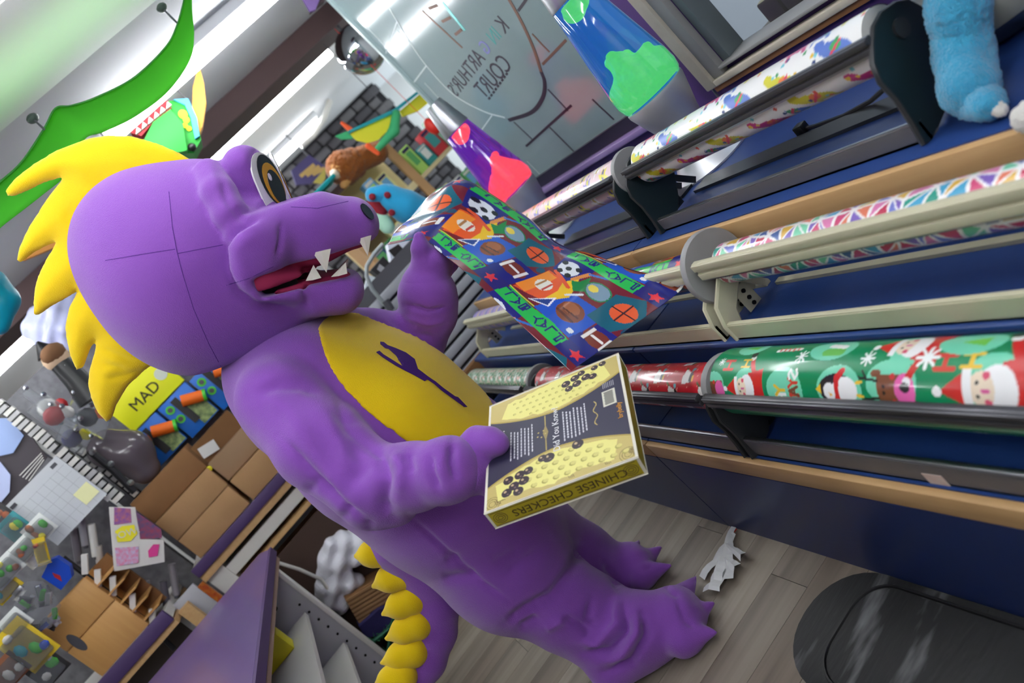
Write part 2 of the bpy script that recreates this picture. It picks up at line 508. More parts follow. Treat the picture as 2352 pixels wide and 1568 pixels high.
# far shop front beyond the end of the window wall
m_sky = mat('daylight_glass', (235, 242, 246), .2, emit=((225, 238, 245), 2.2))
struct(MB().box(XE, XB, -4.6, -4.5, 0, .8).box(XE, XB, -4.6, -4.5, 2.45, CEIL).box(XE, 5.5, -4.6, -4.5, .8, 2.45).build('wall_far_right', m_white))
wf = struct(MB().box(5.5, XB, -4.58, -4.56, .8, 2.45).build('window_3', m_sky))
for x in (5.55, 6.8, 8.1): MB().box(x-.035, x+.035, -4.57, -4.5, .8, 2.45).build('mullion', m_white, wf)
struct(MB().box(XE-.012, XE+.012, YW-.12, YW+.0, 0, CEIL).build('trim_1', mat('pane_edge', (150, 168, 168), .3)))

# fluorescent strips
def strip(x, y0, y1, label):
    t = thing('ceiling_light', label, 'ceiling light', (x, (y0+y1)/2, CEIL), 'fluorescent strips in rows on the ceiling')
    MB().box(x-.07, x+.07, y0, y1, CEIL-.055, CEIL-.001, .01).build('housing', m_house, t)
    MB().tube([(x, y0+.02, CEIL-.088), (x, y1-.02, CEIL-.088)], .032, 14).build('tube', m_tube, t)
    return t
for (x, y0, y1, lb) in (
    (3.78, -1.62, -.40, 'bright fluorescent strip nearest, above the green leaf canopy'),
    (5.56, -2.16, -.93, 'fluorescent strip ending beside the brown ceiling beam'),
    (5.56, -.90, .30, 'fluorescent strip behind the yellow crest of the costume head'),
    (5.66, .33, 1.55, 'fluorescent strip at the left edge beside the yellow crest tips'),
    (7.40, -2.28, -1.10, 'short far fluorescent strip beside the costume eye'),
    (2.0, -1.4, -.2, 'ceiling strip overhead right of the camera'), (2.0, 0.2, 1.5, 'ceiling strip overhead left of the camera'),
    (3.78, .55, 1.8, 'ceiling strip above the left counter'), (.2, -1.4, -.2, 'ceiling strip behind the camera on the right'),
    (.2, .2, 1.5, 'ceiling strip behind the camera on the left'), (7.4, -.6, .8, 'far ceiling strip over the back shelves'), (-1.4, -.8, .6, 'rearmost ceiling strip behind the camera')):
    strip(x, y0, y1, lb)
bm_ = onZ(480, 300, CEIL); 
struct(MB().box(4.86, 5.2, -4.4, 3.5, CEIL-.14, CEIL-.001).build('trim_2', m_brown))
# ================================================================== stepped gift wrap display on the right
m_navy = mat('navy_laminate', (36, 64, 124), .38, noise=(60, .25, (42, 72, 134)), bump=(220, .05))
m_navyd = mat('navy_panel', (28, 46, 96), .35, noise=(40, .25, (34, 54, 108)))
m_grey = mat('grey_enamel', (98, 98, 102), .32, noise=(25, .3, (84, 84, 88)))
m_greyd = mat('charcoal_enamel', (46, 48, 50), .35)
m_char = mat('dark_green_black_plastic', (26, 40, 44), .4)
m_beige = mat('beige_enamel', (202, 198, 170), .35, noise=(25, .3, (188, 184, 156)))
m_disc = mat('grey_disc', (150, 150, 150), .5, noise=(30, .3, (138, 138, 138)))
m_bar = mat('dark_cutter_bar', (78, 78, 82), .28, metal=.5)
m_core = mat('cardboard_core', (176, 146, 108), .8)
m_paper = _attr_mat('printed_gift_wrap', .28, coat=.4)
Z1, Z2, Z3 = .43, .666, .876
Y1, Y2, Y3 = -.636, -.852, -1.073
def stand(x0, x1, label):
    t = thing('display_stand', label, 'display stand', ((x0+x1)/2, -1.2, 0), 'stepped navy display units')
    MB().box(x0, x1, Y1, YW+.012, 0, Z1-.064).build('front_panel', m_navyd, t)
    MB().box(x0, x1, Y1+.0, Y1-.02, Z1-.064, Z1-.001, .004).build('wood_edge', m_wood, t)
    MB().box(x0, x1, Y1-.02, YW+.012, Z1-.064, Z1).build('shelf', m_navy, t)
    MB().box(x0, x1, Y2, YW+.012, Z1, Z2-.018).build('riser', m_navyd, t)
    MB().box(x0, x1, Y2+.012, YW+.012, Z2-.018, Z2, .006).build('shelf', m_navy, t)
    MB().box(x0, x1, Y3-.02, YW+.012, Z2, Z3-.002).build('riser', m_navyd, t)
    MB().box(x0, x1, Y3, Y3-.02, Z3-.075, Z3-.0015, .004).build('wood_edge', m_wood, t)
    MB().box(x0, x1, Y3-.02, YW+.012, Z3-.002, Z3).build('shelf', m_navy, t)
    return t
stand(.25, 2.166, 'stepped navy counter unit on the right, with maple edging')
stand(2.172, 3.98, 'stepped navy counter unit behind the box, with maple edging')

# ---- printed papers
def paint_triangles(x, a):
    C = Canvas(x, a, (246, 244, 242)); pal = [(200, 60, 110), (214, 120, 170), (40, 80, 150), (60, 160, 200), (30, 150, 130), (110, 200, 160), (214, 170, 60), (120, 90, 180), (220, 120, 90), (110, 120, 200), (190, 40, 80)]
    g = .042
    r = random.Random(3)
    n0, n1 = int(np.floor(x.min()/g))-1, int(np.ceil(x.max()/g))+2
    m0, m1 = int(np.floor(a.min()/g))-1, int(np.ceil(a.max()/g))+2
    pt = {(i, j): (i*g+r.uniform(-.3, .3)*g, j*g+r.uniform(-.3, .3)*g) for i in range(n0, n1+1) for j in range(m0, m1+1)}
    for i in range(n0, n1):
        sel0 = (x > (i-.6)*g) & (x < (i+1.6)*g)
        if not sel0.any(): continue
        sub = Canvas(x[sel0], a[sel0], (246, 244, 242)); sub.c = C.c[sel0]
        for j in range(m0, m1):
            q = [pt[i, j], pt[i+1, j], pt[i+1, j+1], pt[i, j+1]]
            tr = [(0, 1, 2), (0, 2, 3)] if (i+j) % 2 else [(0, 1, 3), (1, 2, 3)]
            for t in tr:
                p = [q[k] for k in t]; cx = sum(v[0] for v in p)/3; cy = sum(v[1] for v in p)/3
                sub.poly([(cx+(v[0]-cx)*.76, cy+(v[1]-cy)*.76) for v in p], r.choice(pal))
        C.c[sel0] = sub.c
    return C.c
def tile_canvas(x, a, px, py, bg, paint, dx=0.0):
    row = np.floor(a/py); C = Canvas(np.mod(x+dx*row, px), np.mod(a, py), bg); paint(C, px, py); return C.c
def paint_critters(x, a):
    def p(C, w, h):
        for (u, v, c) in ((.25, .2, (206, 200, 40)), (.75, .3, (84, 116, 196)), (.2, .7, (196, 40, 120)), (.7, .8, (206, 200, 40)), (.98, .72, (84, 116, 196))):
            X, Y = u*w, v*h
            C.ell(X, Y, .030, .013, c, .3); C.ell(X+.028, Y+.016, .013, .009, c, .9); C.line(X-.018, Y, X-.028, Y-.020, .004, c); C.line(X+.006, Y, X+.004, Y-.022, .004, c)
            C.ell(X-.002, Y+.004, .010, .008, (226, 120, 60) if c[0] > 150 else (60, 160, 90)); C.line(X-.010, Y+.010, X+.010, Y-.010, .0022, (220, 60, 90))
        r = random.Random(5)
        for _ in range(34): C.ell(r.random()*w, r.random()*h, .0035, .0035, r.choice([(220, 80, 60), (60, 150, 90), (40, 60, 120), (230, 190, 60), (120, 200, 210)]))
    return tile_canvas(x/1.55, a/1.35, .20, .12, (240, 240, 238), p, .08)
def paint_pink(x, a):
    def p(C, w, h):
        for (u, v, c, c2) in ((.2, .3, (228, 214, 40), (70, 40, 120)), (.7, .25, (120, 110, 190), (228, 214, 60)), (.45, .75, (246, 244, 240), (200, 170, 60)), (.92, .75, (228, 214, 40), (60, 40, 110))):
            X, Y = u*w, v*h
            C.poly([(X+(.026 if k % 2 else .014)*math.cos(k*math.pi/7), Y+(.034 if k % 2 else .018)*math.sin(k*math.pi/7)) for k in range(14)], c)
            C.line(X, Y-.018, X, Y+.018, .005, c2); C.line(X-.006, Y+.004, X+.008, Y+.010, .003, c)
        for (u, v) in ((.45, .2), (.1, .8), (.7, .6)): C.ell(u*w, v*h, .004, .004, (90, 70, 150))
    return tile_canvas(x/1.4, a/1.4, .17, .10, (232, 200, 204), p, .05)
def paint_red(x, a):
    def p(C, w, h):
        r = random.Random(9)
        for _ in range(26): C.ell(r.random()*w, r.random()*h, .0022, .0022, (240, 170, 160))
        for (u, v) in ((.25, .3), (.75, .75)):
            X, Y = u*w, v*h
            C.poly([(X-.022, Y-.02), (X+.020, Y-.024), (X+.012, Y+.022), (X-.016, Y+.010)], (236, 234, 230)); C.ell(X-.022, Y-.004, .008, .016, (24, 24, 28)); C.ell(X-.022, Y+.020, .007, .007, (120, 190, 200)); C.line(X-.030, Y-.014, X-.030, Y+.0, .003, (230, 170, 50)); C.line(X+.008, Y+.02, X+.018, Y+.03, .003, (30, 110, 60))
    return tile_canvas(x, a, .15, .11, (196, 34, 46), p, .04)
def paint_speckle(x, a, pal, bg, n=130):
    def p(C, w, h):
        r = random.Random(4)
        for _ in range(n): C.ell(r.random()*w, r.random()*h, .004+.006*r.random(), .003+.004*r.random(), r.choice(pal), r.random()*3)
    return tile_canvas(x, a, .13, .10, bg, p, .03)
def paint_stripes(x, a):
    def p(C, w, h):
        C.line(w*.25, 0, w*.25, h, .008, (220, 190, 130)); C.line(w*.6, 0, w*.6, h, .005, (210, 150, 190)); C.line(w*.8, 0, w*.8, h, .006, (96, 96, 170))
    return tile_canvas(x, a, .10, .10, (150, 140, 200), p)
def paint_sports(p, q):
    """one repeat of the sports print per unit of p and q"""
    C = Canvas(np.mod(p, 1), np.mod(q, 1), (112, 26, 34))
    navy, teal, blue = (22, 30, 120), (10, 92, 112), (30, 84, 190)
    C.poly([(.30, .17), (.72, .17), (.72, .66), (.40, .60)], blue)
    C.poly([(.62, .50), (.86, .50), (1.0, .78), (.84, 1.0), (.62, .90)], teal)
    C.poly([(.70, .17), (1.0, .17), (1.0, .52), (.74, .50)], navy); C.poly([(0, .74), (.30, .66), (.34, 1.0), (0, 1.0)], navy)
    C.poly([(.02, .20), (.30, .30), (.26, .66), (0, .68)], (228, 84, 22)); C.poly([(.0, .24), (.12, .24), (.14, .64), (.0, .66)], (240, 140, 30))
    C.poly([(.28, .22), (.40, .52), (.30, .80), (.22, .64), (.28, .5)], (236, 192, 30))
    C.line(.06, .72, .30, .62, .022, (224, 84, 40)); C.line(.26, .74, .33, .92, .020, (214, 140, 70)); C.line(.33, .92, .46, 1.0, .012, (40, 110, 190))
    C.poly([(.36, .62), (.44, .72), (.40, .78), (.36, .90), (.32, .76), (.26, .72)], (20, 130, 60))
    C.ell(.14, .46, .085, .085, (232, 226, 210)); C.line(.10, .40, .10, .52, .012, (170, 120, 70)); C.line(.18, .40, .18, .52, .012, (190, 60, 50))
    C.poly([(.20, .20), (.38, .28), (.34, .42)], (236, 238, 244)); C.poly([(.225, .225), (.36, .285), (.335, .385)], (30, 60, 130))
    C.ell(.52, .40, .115, .135, (128, 66, 34)); C.ell(.50, .44, .075, .07, (160, 92, 50)); C.line(.44, .33, .60, .33, .014, (90, 42, 22)); C.line(.46, .38, .60, .40, .010, (90, 42, 22))
    C.ell(.50, .80, .12, .115, (20, 120, 70)); C.ell(.50, .80, .105, .10, (120, 150, 170)); C.line(.44, .66, .36, .52, .012, (220, 226, 230)); C.ell(.45, .80, .045, .045, (226, 204, 80))
    C.ell(.85, .36, .13, .092, (118, 48, 28)); C.line(.76, .29, .76, .43, .018, (236, 234, 228)); C.line(.94, .29, .94, .43, .018, (236, 234, 228)); C.line(.80, .36, .90, .36, .014, (236, 234, 228))
    C.ell(.80, .76, .115, .115, (222, 92, 40)); C.line(.80, .645, .80, .875, .009, (60, 24, 14)); C.line(.685, .76, .915, .76, .009, (60, 24, 14)); C.ring(.68, .76, .095, .112, (60, 24, 14)) if False else None
    C.ell(.14, .84, .115, .115, (222, 228, 236))
    for (dx, dy) in ((0, 0), (.09, .05), (-.08, .06), (.05, -.09), (-.06, -.08)): C.ell(.14+dx, .84+dy, .033, .033, (22, 24, 30))
    C.ell(.66, .24, .03, .03, (228, 232, 236)); C.ell(.96, .60, .04, .05, (16, 70, 100))
    C.poly([(0, 0), (.70, 0), (.72, .15), (.52, .18), (.30, .155), (.02, .18)], (34, 184, 76))
    C.poly([(.70, 0), (1.0, 0), (1.0, .17), (.72, .17)], (32, 30, 110))
    C.poly([(.86+(.07 if k % 2 else .03)*math.cos(k*math.pi/5), .085+(.07 if k % 2 else .03)*math.sin(k*math.pi/5)) for k in range(10)], (220, 50, 60))
    for i_, ch in enumerate('PLAY BALL'):
        for (a_, b_, c_, d_) in STROKE.get(ch, []): C.line(.630-.078*i_+b_*.056, .140-a_*.105, .630-.078*i_+d_*.056, .140-c_*.105, .0085, (30, 34, 110))
    C.line(.0, .178, .30, .178, .006, (200, 210, 60))
    return C.c
def roll_hits(yc, zc, r):
    def f(px, py):
        d = ray(px, py); dy, dz = d[1], d[2]; oy, oz = -yc, CAM_H-zc
        A = dy*dy+dz*dz; Bq = 2*(oy*dy+oz*dz); Cq = oy*oy+oz*oz-r*r
        D = Bq*Bq-4*A*Cq
        t = (-Bq-math.sqrt(max(D, 0)))/(2*A); p = CAMPOS+t*d
        return p[0], math.atan2(p[2]-zc, p[1]-yc)*r
    return f
def paint_santa(yc, zc, r):
    hitf = roll_hits(yc, zc, r)
    def pf(x, a):
        C = Canvas(x, a, (0, 132, 84)); mint = (112, 206, 172)
        def santa(px, py, k, flip=1):
            x0, a0 = hitf(px, py); f = flip
            C.ell(x0-.012*k, a0, .050*k, .056*k, mint)
            C.poly([(x0-.024*k, a0-.040*k), (x0-.085*k, a0-.052*k), (x0-.085*k, a0+.052*k), (x0-.024*k, a0+.040*k)], (200, 40, 38))
            C.line(x0-.055*k, a0+.03*k*f, x0-.030*k, a0+.075*k*f, .008*k, (200, 40, 38)); C.ell(x0-.025*k, a0+.086*k*f, .010*k, .009*k, (240, 240, 240)); C.ell(x0-.020*k, a0+.098*k*f, .012*k, .010*k, (24, 24, 24))
            C.ell(x0-.018*k, a0, .030*k, .036*k, (240, 240, 240)); C.ell(x0+.006*k, a0, .020*k, .027*k, (232, 214, 190))
            C.poly([(x0+.022*k, a0-.030*k), (x0+.036*k, a0-.030*k), (x0+.036*k, a0+.030*k), (x0+.022*k, a0+.030*k)], (240, 240, 240))
            C.poly([(x0+.036*k, a0-.024*k), (x0+.075*k, a0-.004*k), (x0+.036*k, a0+.024*k)], (204, 44, 38)); C.ell(x0+.078*k, a0-.004*k, .008*k, .008*k, (244, 244, 244))
            for s in (-1, 1): C.ell(x0+.012*k, a0+.010*k*s, .003*k, .003*k, (20, 20, 20)); C.ell(x0-.002*k, a0+.020*k*s, .006*k, .006*k, (214, 80, 110))
            C.line(x0+.004*k, a0-.002*k, x0-.004*k, a0-.002*k, .003*k, (214, 90, 150))
        def deer(px, py, k):
            x0, a0 = hitf(px, py)
            C.ell(x0, a0+.012*k, .056*k, .046*k, mint); C.poly([(x0-.050*k, a0-.034*k), (x0+.030*k, a0-.030*k), (x0+.032*k, a0+.026*k), (x0-.046*k, a0+.030*k)], (122, 74, 46))
            C.ell(x0-.030*k, a0, .022*k, .030*k, (226, 100, 170))
            for s in (-1, 1):
                C.ell(x0+.016*k, a0+.006*k*s, .0035*k, .0035*k, (16, 16, 16)); C.ell(x0-.004*k, a0+.024*k*s, .006*k, .006*k, (200, 50, 50))
                C.line(x0+.03*k, a0+.016*k*s, x0+.075*k, a0+.022*k*s, .0025*k, (30, 24, 20)); C.line(x0+.055*k, a0+.020*k*s, x0+.066*k, a0+.034*k*s, .0022*k, (30, 24, 20))
            C.ell(x0+.034*k, a0+.030*k, .012*k, .008*k, (122, 74, 46))
        def penguin(px, py, k):
            x0, a0 = hitf(px, py)
            C.ell(x0, a0, .058*k, .050*k, mint); C.ell(x0+.006*k, a0, .046*k, .032*k, (34, 30, 40)); C.ell(x0-.016*k, a0, .032*k, .026*k, (242, 242, 242)); C.ell(x0+.024*k, a0-.004*k, .016*k, .018*k, (242, 242, 242))
            C.line(x0+.006*k, a0-.030*k, x0+.004*k, a0+.026*k, .006*k, (206, 40, 40)); C.line(x0+.004*k, a0+.02*k, x0-.010*k, a0+.038*k, .007*k, (206, 40, 40)); C.poly([(x0+.026*k, a0-.006*k), (x0+.016*k, a0-.010*k), (x0+.024*k, a0-.014*k)], (236, 180, 40))
            C.poly([(x0+.046*k, a0-.010*k), (x0+.062*k, a0+.0*k), (x0+.046*k, a0+.012*k)], (230, 190, 50)); C.line(x0-.046*k, a0-.01*k, x0-.060*k, a0-.012*k, .003*k, (236, 190, 50)); C.line(x0-.046*k, a0+.014*k, x0-.060*k, a0+.016*k, .003*k, (236, 190, 50))
        def flake(px, py, k):
            x0, a0 = hitf(px, py)
            for i in range(4):
                t = i*math.pi/4; C.line(x0-.02*k*math.cos(t), a0-.02*k*math.sin(t), x0+.02*k*math.cos(t), a0+.02*k*math.sin(t), .0026*k, (240, 246, 244))
        def letters(px, py, tx, k, cols, ang=-math.pi/2):
            x0, a0 = hitf(px, py)
            for i, ch in enumerate(tx): C.text(ch, x0, a0+i*.020*k, .030*k, .0035*k, cols[i % len(cols)], ang)
        red, gold, wht, brn = (206, 60, 46), (226, 186, 50), (240, 244, 240), (120, 70, 44)
        deer(1640, 895, .8); santa(1705, 890, .85); deer(2045, 895, 1); santa(2262, 895, 1.12); penguin(1925, 895, 1)
        x0, a0 = hitf(1800, 895); C.ell(x0, a0, .056, .050, mint)
        letters(1812, 925, 'PPY', 1.0, (brn, wht, gold)); letters(1842, 925, 'IDAYS', .9, (wht, red, brn, red, wht))
        letters(1690, 828, 'H', 1.1, (red,)); letters(1728, 826, 'H', .9, (gold,)); letters(2200, 815, 'H', 1.2, (red,)); letters(2262, 812, 'H', 1.1, (gold,))
        x0, a0 = hitf(1735, 800); C.ell(x0, a0, .05, .03, mint); C.poly([(x0-.02, a0-.01), (x0+.04, a0), (x0-.02, a0+.016)], (90, 190, 60)); 
        x0, a0 = hitf(1915, 800); C.ell(x0, a0, .06, .034, mint); C.line(x0-.03, a0-.012, x0+.01, a0-.012, .010, (110, 190, 90)); C.line(x0-.03, a0+.004, x0+.01, a0+.010, .007, (238, 240, 238))
        x0, a0 = hitf(1810, 805); C.line(x0-.04, a0+.004, x0+.03, a0, .005, (240, 240, 236)); 
        for i in range(5): C.line(x0-.034+.014*i, a0-.002, x0-.030+.014*i, a0+.008, .0024, red)
        santa(2090, 792, .9, -1); x0, a0 = hitf(2235, 785); C.ell(x0, a0, .06, .03, mint); C.poly([(x0-.03, a0-.012), (x0+.02, a0), (x0-.03, a0+.014)], (110, 196, 70))
        for q in ((1842, 818, .8), (1994, 822, .8), (2132, 820, 1.1), (1660, 830, .5), (2262, 1000, .8), (1972, 975, .6)): flake(*q)
        return C.c
    return pf
def grow_roll(name, label, x0, x1, yc, zc, r, paint, nx, group='rolls of gift wrap in the holders', span=(-2.3, 2.6), nth=90):
    t = thing(name, label, 'wrapping paper', ((x0+x1)/2, yc, zc-r), group)
    th = np.linspace(span[0], span[1], nth); xs = np.linspace(x0+.012, x1-.012, nx)
    X, T = np.meshgrid(xs, th, indexing='ij')
    V = np.stack([X, yc+r*np.cos(T), zc+r*np.sin(T)], -1).reshape(-1, 3)
    c = paint(X.ravel(), (T*r).ravel())
    obj('printed_paper', V, grid_faces(nx, nth)[:, ::-1], m_paper, t, True, c)
    inn = MB(); inn.tube([(x0+.013, yc, zc), (x1-.013, yc, zc)], r-.0012, 48); inn.build('paper_body', mat('white_paper_edge', (226, 224, 220), .7), t)
    MB().tube([(x0+.006, yc, zc), (x1-.006, yc, zc)], .018, 16).build('core', m_core, t)
    return t
def arc_pts(cy, cz, r, a0, a1, n=14):
    return [(cy+r*math.cos(a), cz+r*math.sin(a)) for a in np.linspace(a0, a1, n)]
def cheek(x, th, out, m, name, parent):
    return MB().prism([(x, y, z) for y, z in out], (th, 0, 0)).build(name, m, parent)
def holder(label, x0, x1, zb, yf, yr, yc, zc, rp, yb, zb0, zb1, mm, md, style, group):
    """paper cutter: front and back rails on the shelf, end brackets, slotted cutter bar across the roll"""
    t = thing('paper_cutter', label, 'paper cutter', ((x0+x1)/2, yc, zb), group)
    rh = {'top': .042, 'mid': .050, 'low': .060}[style]
    MB().box(x0, x1, yf, yf-.008, zb+.0005, zb+rh).box(x0, x1, yf, yf-.030, zb+.0005, zb+.006).build('front_rail', mm, t)
    MB().box(x0, x1, yf-.002, yf-.014, zb+rh, zb+rh+.004, .0015).build('rail_lip', m_steel if style != 'mid' else mm, t)
    MB().box(x0, x1, yr, yr+(.07 if style == 'top' else .02), zb+.0005, zb+.010).build('back_rail', m_greyd if style != 'mid' else mm, t)
    h = zb1-zb0
    b = MB().box(x0+.004, x1-.004, yb, yb-.016, zb0, zb1, .003)
    b.box(x0+.004, x1-.004, yb+.006, yb-.003, zb0+h*.58, zb1-.002, .0025); b.box(x0+.004, x1-.004, yb+.005, yb-.003, zb0+.001, zb0+h*.42, .0025)
    b.build('cutter_bar', mm if style == 'mid' else m_bar, t)
    MB().box(x0+.006, x1-.006, yb+.001, yb-.001, zb0-.004, zb0+.001).build('cutter_blade', m_steel, t)
    for k, x in enumerate((x0, x1-.012)):
        if style == 'mid':
            out = [(yf, zb+.001), (yf, zb+rh), (yf-.018, zb+.10)]+arc_pts(yc, zc, .030, -.3, math.pi*.9, 10)+[(yc-.02, zc-.04), (yf-.055, zb+.06), (yf-.030, zb+.001)]
        else:
            out = [(yf+(y+1.142)*(1 if style == 'top' else .80), zb+.001+(z-.877)*(1 if style == 'top' else .92)) for y, z in PLATE]
        br = cheek(x, .012, out, md if style != 'mid' else mm, 'end_bracket', t)
        rim = [(x+.006, y, z) for y, z in out]
        MB().tube(rim, .0065, 6, closed=True).build('bracket_rim', mm if style == 'mid' else m_greyd, br)
        MB().tube([(x-.006, yc, zc), (x+.018, yc, zc)], .020, 18).build('hub', mm if style == 'mid' else m_greyd, br)
        # cranked swing arm that presses the bar on the paper
        MB().bar((x+.006, yr+.04, zb+.03), (x+.006, yb-.008, (zb0+zb1)/2), .008, .020).build('swing_arm', mm if style == 'mid' else m_greyd, t)
        pl = MB().box(x+.016, x+.020, yc-.02, yc+.03, zb+.010, zb+.085, .0015).build('slotted_plate', mm if style == 'mid' else m_greyd, t)
        for z in (.022, .042, .066): MB().tube([(x+.012, yc+.005, zb+z), (x+.0215, yc+.005, zb+z)], .006, 10).build('slot', m_dark, pl)
    return t
def disc(x, yc, zc, r, parent):
    MB().lathe((x-.012, yc, zc), [(r*.3, 0), (r*.97, 0), (r, .004), (r, .020), (r*.97, .024), (r*.72, .024), (r*.70, .020), (r*.3, .020)], 40, (1, 0, 0)).build('spacer_disc', m_disc, parent)
_tr = [onX(x, y, 1.06) for x, y in ((2127, 327), (2100, 279), (2064, 225), (2028, 186), (2011, 144), (2009, 99), (2012, 60), (2028, 30), (2061, 7), (2088, 2), (2118, 18), (2142, 45), (2156, 84), (2165, 135), (2174, 192), (2176, 234), (2147, 318))]
PLATE = [(p[1], max(p[2], .877)) for p in _tr]
GT, GM_, GL = 'grey paper cutters on the top shelf', 'beige paper cutters on the middle shelf', 'grey paper cutters on the lowest shelf'
TOP = dict(zb=Z3, yf=-1.142, yr=-1.385, yc=-1.25, zc=1.065, rp=.062, yb=-1.172, zb0=1.073, zb1=1.107, mm=m_grey, md=m_char, style='top', group=GT)
MID = dict(zb=Z2, yf=-.852, yr=-1.068, yc=-.970, zc=.826, rp=.052, yb=-.900, zb0=.840, zb1=.892, mm=m_beige, md=m_beige, style='mid', group=GM_)
LOW = dict(zb=Z1, yf=-.663, yr=-.84, yc=-.76, zc=.612, rp=.083, yb=-.668, zb0=.618, zb1=.652, mm=m_grey, md=m_greyd, style='low', group=GL)
ht = holder('grey paper cutter on the top shelf, with rounded dark end plate', 1.06, 2.03, **TOP)
hl_ = holder('grey paper cutter behind the paper sheet, holding pink gift wrap', 2.10, 3.07, **TOP); disc(2.10, -1.25, 1.065, .075, hl_)
hm = holder('beige paper cutter holding colourful triangle gift wrap', .62, 1.625, **MID)
hm2 = holder('beige paper cutter holding sports ball gift wrap', 1.665, 2.68, **MID); disc(1.655, -.97, .826, .100, hm2)
hm3 = holder('far beige paper cutter holding lilac striped gift wrap', 2.72, 3.74, **MID)
hb = holder('grey paper cutter holding wide green holiday gift wrap', .62, 1.625, **LOW)
LOW2 = dict(LOW); LOW2.update(zc=.590)
hb2 = holder('grey paper cutter behind the game box, holding red penguin gift wrap', 1.645, 2.92, **LOW2); disc(1.640, -.76, .600, .083, hb2)
hb3 = holder('far grey paper cutter holding speckled green gift wrap', 2.96, 3.94, **LOW2); disc(2.95, -.76, .595, .075, hb3)
grow_roll('wrapping_paper_roll', 'white roll of gift wrap printed with bright animals', 1.08, 2.01, -1.25, 1.065, .062, paint_critters, 300)
grow_roll('wrapping_paper_roll', 'pink roll of gift wrap with yellow and purple bursts', 2.12, 3.05, -1.25, 1.065, .062, paint_pink, 240)
grow_roll('wrapping_paper_roll', 'white roll of gift wrap covered in coloured triangles', .64, 1.605, -.97, .826, .052, paint_triangles, 420)
grow_roll('wrapping_paper_roll', 'blue and green sports roll of gift wrap behind the sheet', 1.685, 2.66, -.97, .826, .052, lambda x, a: paint_sports(x/.36, a/.26+.85), 260)
grow_roll('wrapping_paper_roll', 'far lilac striped roll of gift wrap', 2.74, 3.72, -.97, .826, .052, paint_stripes, 160, nth=40)
grow_roll('wrapping_paper_roll', 'large green roll of gift wrap with cartoon winter figures', .64, 1.605, -.76, .612, .083, paint_santa(-.76, .612, .083), 520, span=(-1.6, 2.6), nth=150)
grow_roll('wrapping_paper_roll', 'red roll of gift wrap with penguins behind the game box', 1.665, 2.90, -.76, .590, .064, paint_red, 300)
grow_roll('wrapping_paper_roll', 'far roll of gift wrap speckled green and white', 2.98, 3.92, -.76, .590, .064, lambda x, a: paint_speckle(x, a, [(230, 236, 230), (60, 130, 90), (220, 170, 160), (30, 100, 60), (200, 210, 180)], (90, 150, 110)), 220, nth=60)
# ================================================================== the person in the dragon costume
DO = np.array([2.375, -.11, 0.0]); DR = np.array([-.91, .42, 0.0]); DR /= np.linalg.norm(DR)   # towards the right hand
DF = np.array([DR[1], -DR[0], 0.0]); DF = -DF if DF[1] > 0 else DF                              # the way it faces
UZ = np.array([0, 0, 1.0])
def P(x, y, s):
    """point seen at (x, y) lying s metres to the figure's right of its middle plane"""
    d = ray(x, y); t = (s-(CAMPOS-DO)@DR)/(d@DR); return CAMPOS+d*t
def R(px, p): return px*float((np.asarray(p)-CAMPOS)@FW)/FPX
def S(x, y, s, r):
    p = P(x, y, s); return p, R(r, p)
m_fleece = mat('purple_fleece', (140, 82, 180), .95, noise=(7, .35, (126, 70, 168)), bump=(420, .35), sheen=.35, spec=.15)
m_fleece_d = mat('purple_fleece_seam', (84, 46, 126), .95, spec=.1)
m_yel = mat('yellow_fleece', (236, 202, 22), .95, noise=(6, .3, (222, 182, 10)), bump=(380, .3), sheen=.25, spec=.12)
m_gum = mat('crimson_felt', (158, 46, 84), .8, spec=.2)
m_mouth = mat('mouth_black', (14, 10, 16), .9)
m_tooth = mat('white_felt', (232, 228, 216), .8)
m_eyew = mat('eye_white', (226, 226, 224), .45)
m_eyeb = mat('eye_black', (16, 20, 26), .12, coat=.6)
m_eyea = mat('eye_amber', (206, 150, 30), .25, coat=.5)
m_emb = mat('purple_applique', (62, 16, 108), .8)

person = thing('person', 'person in purple and yellow dragon costume holding a game box and wrapping paper', 'person', (DO[0], DO[1], 0))

# ---- suit: torso, arms, legs and feet in one surface
B = Field((1.45, -1.0, -.02), (3.0, .62, 1.62), .0075)
def sph(x, y, s, r, k=.08):
    p, rr = S(x, y, s, r); B.rc(p, p+1e-4, rr, rr, k)
def limb(pts, k=.04):
    q = [S(*a) for a in pts]; B.chain([a for a, _ in q], [b for _, b in q], k)
# trunk
limb([(640, 850, 0, 120), (700, 895, 0, 148), (860, 1000, 0, 185), (1015, 1110, 0, 192), (1130, 1235, 0, 162)], .08)
limb([(690, 885, .12, 125), (870, 1005, .10, 165), (1045, 1130, .10, 160)], .1)
limb([(760, 830, -.12, 120), (900, 950, -.10, 155), (1050, 1075, -.10, 160)], .1)
sph(1150, 1270, .10, 145); sph(1175, 1330, .10, 116); sph(1190, 1260, -.1, 138)
TORSO = B.f.copy()
# shoulders and near arm
limb([(655, 865, .08, 100), (645, 918, .24, 98), (735, 1020, .35, 104), (850, 1110, .43, 92)], .022)
limb([(850, 1110, .43, 90), (950, 1095, .50, 76), (1035, 1078, .56, 70)], .03)
limb([(850, 1165, .43, 42), (915, 1165, .46, 38)], .05)
# far arm
limb([(760, 790, -.14, 90), (850, 790, -.26, 75), (960, 780, -.33, 62)], .05)
limb([(960, 780, -.33, 60), (985, 720, -.31, 62), (984, 690, -.30, 60)], .03)
limb([(1020, 1082, .55, 79), (1032, 1078, .56, 79)], .010); limb([(984, 690, -.30, 69), (982, 678, -.30, 69)], .010)
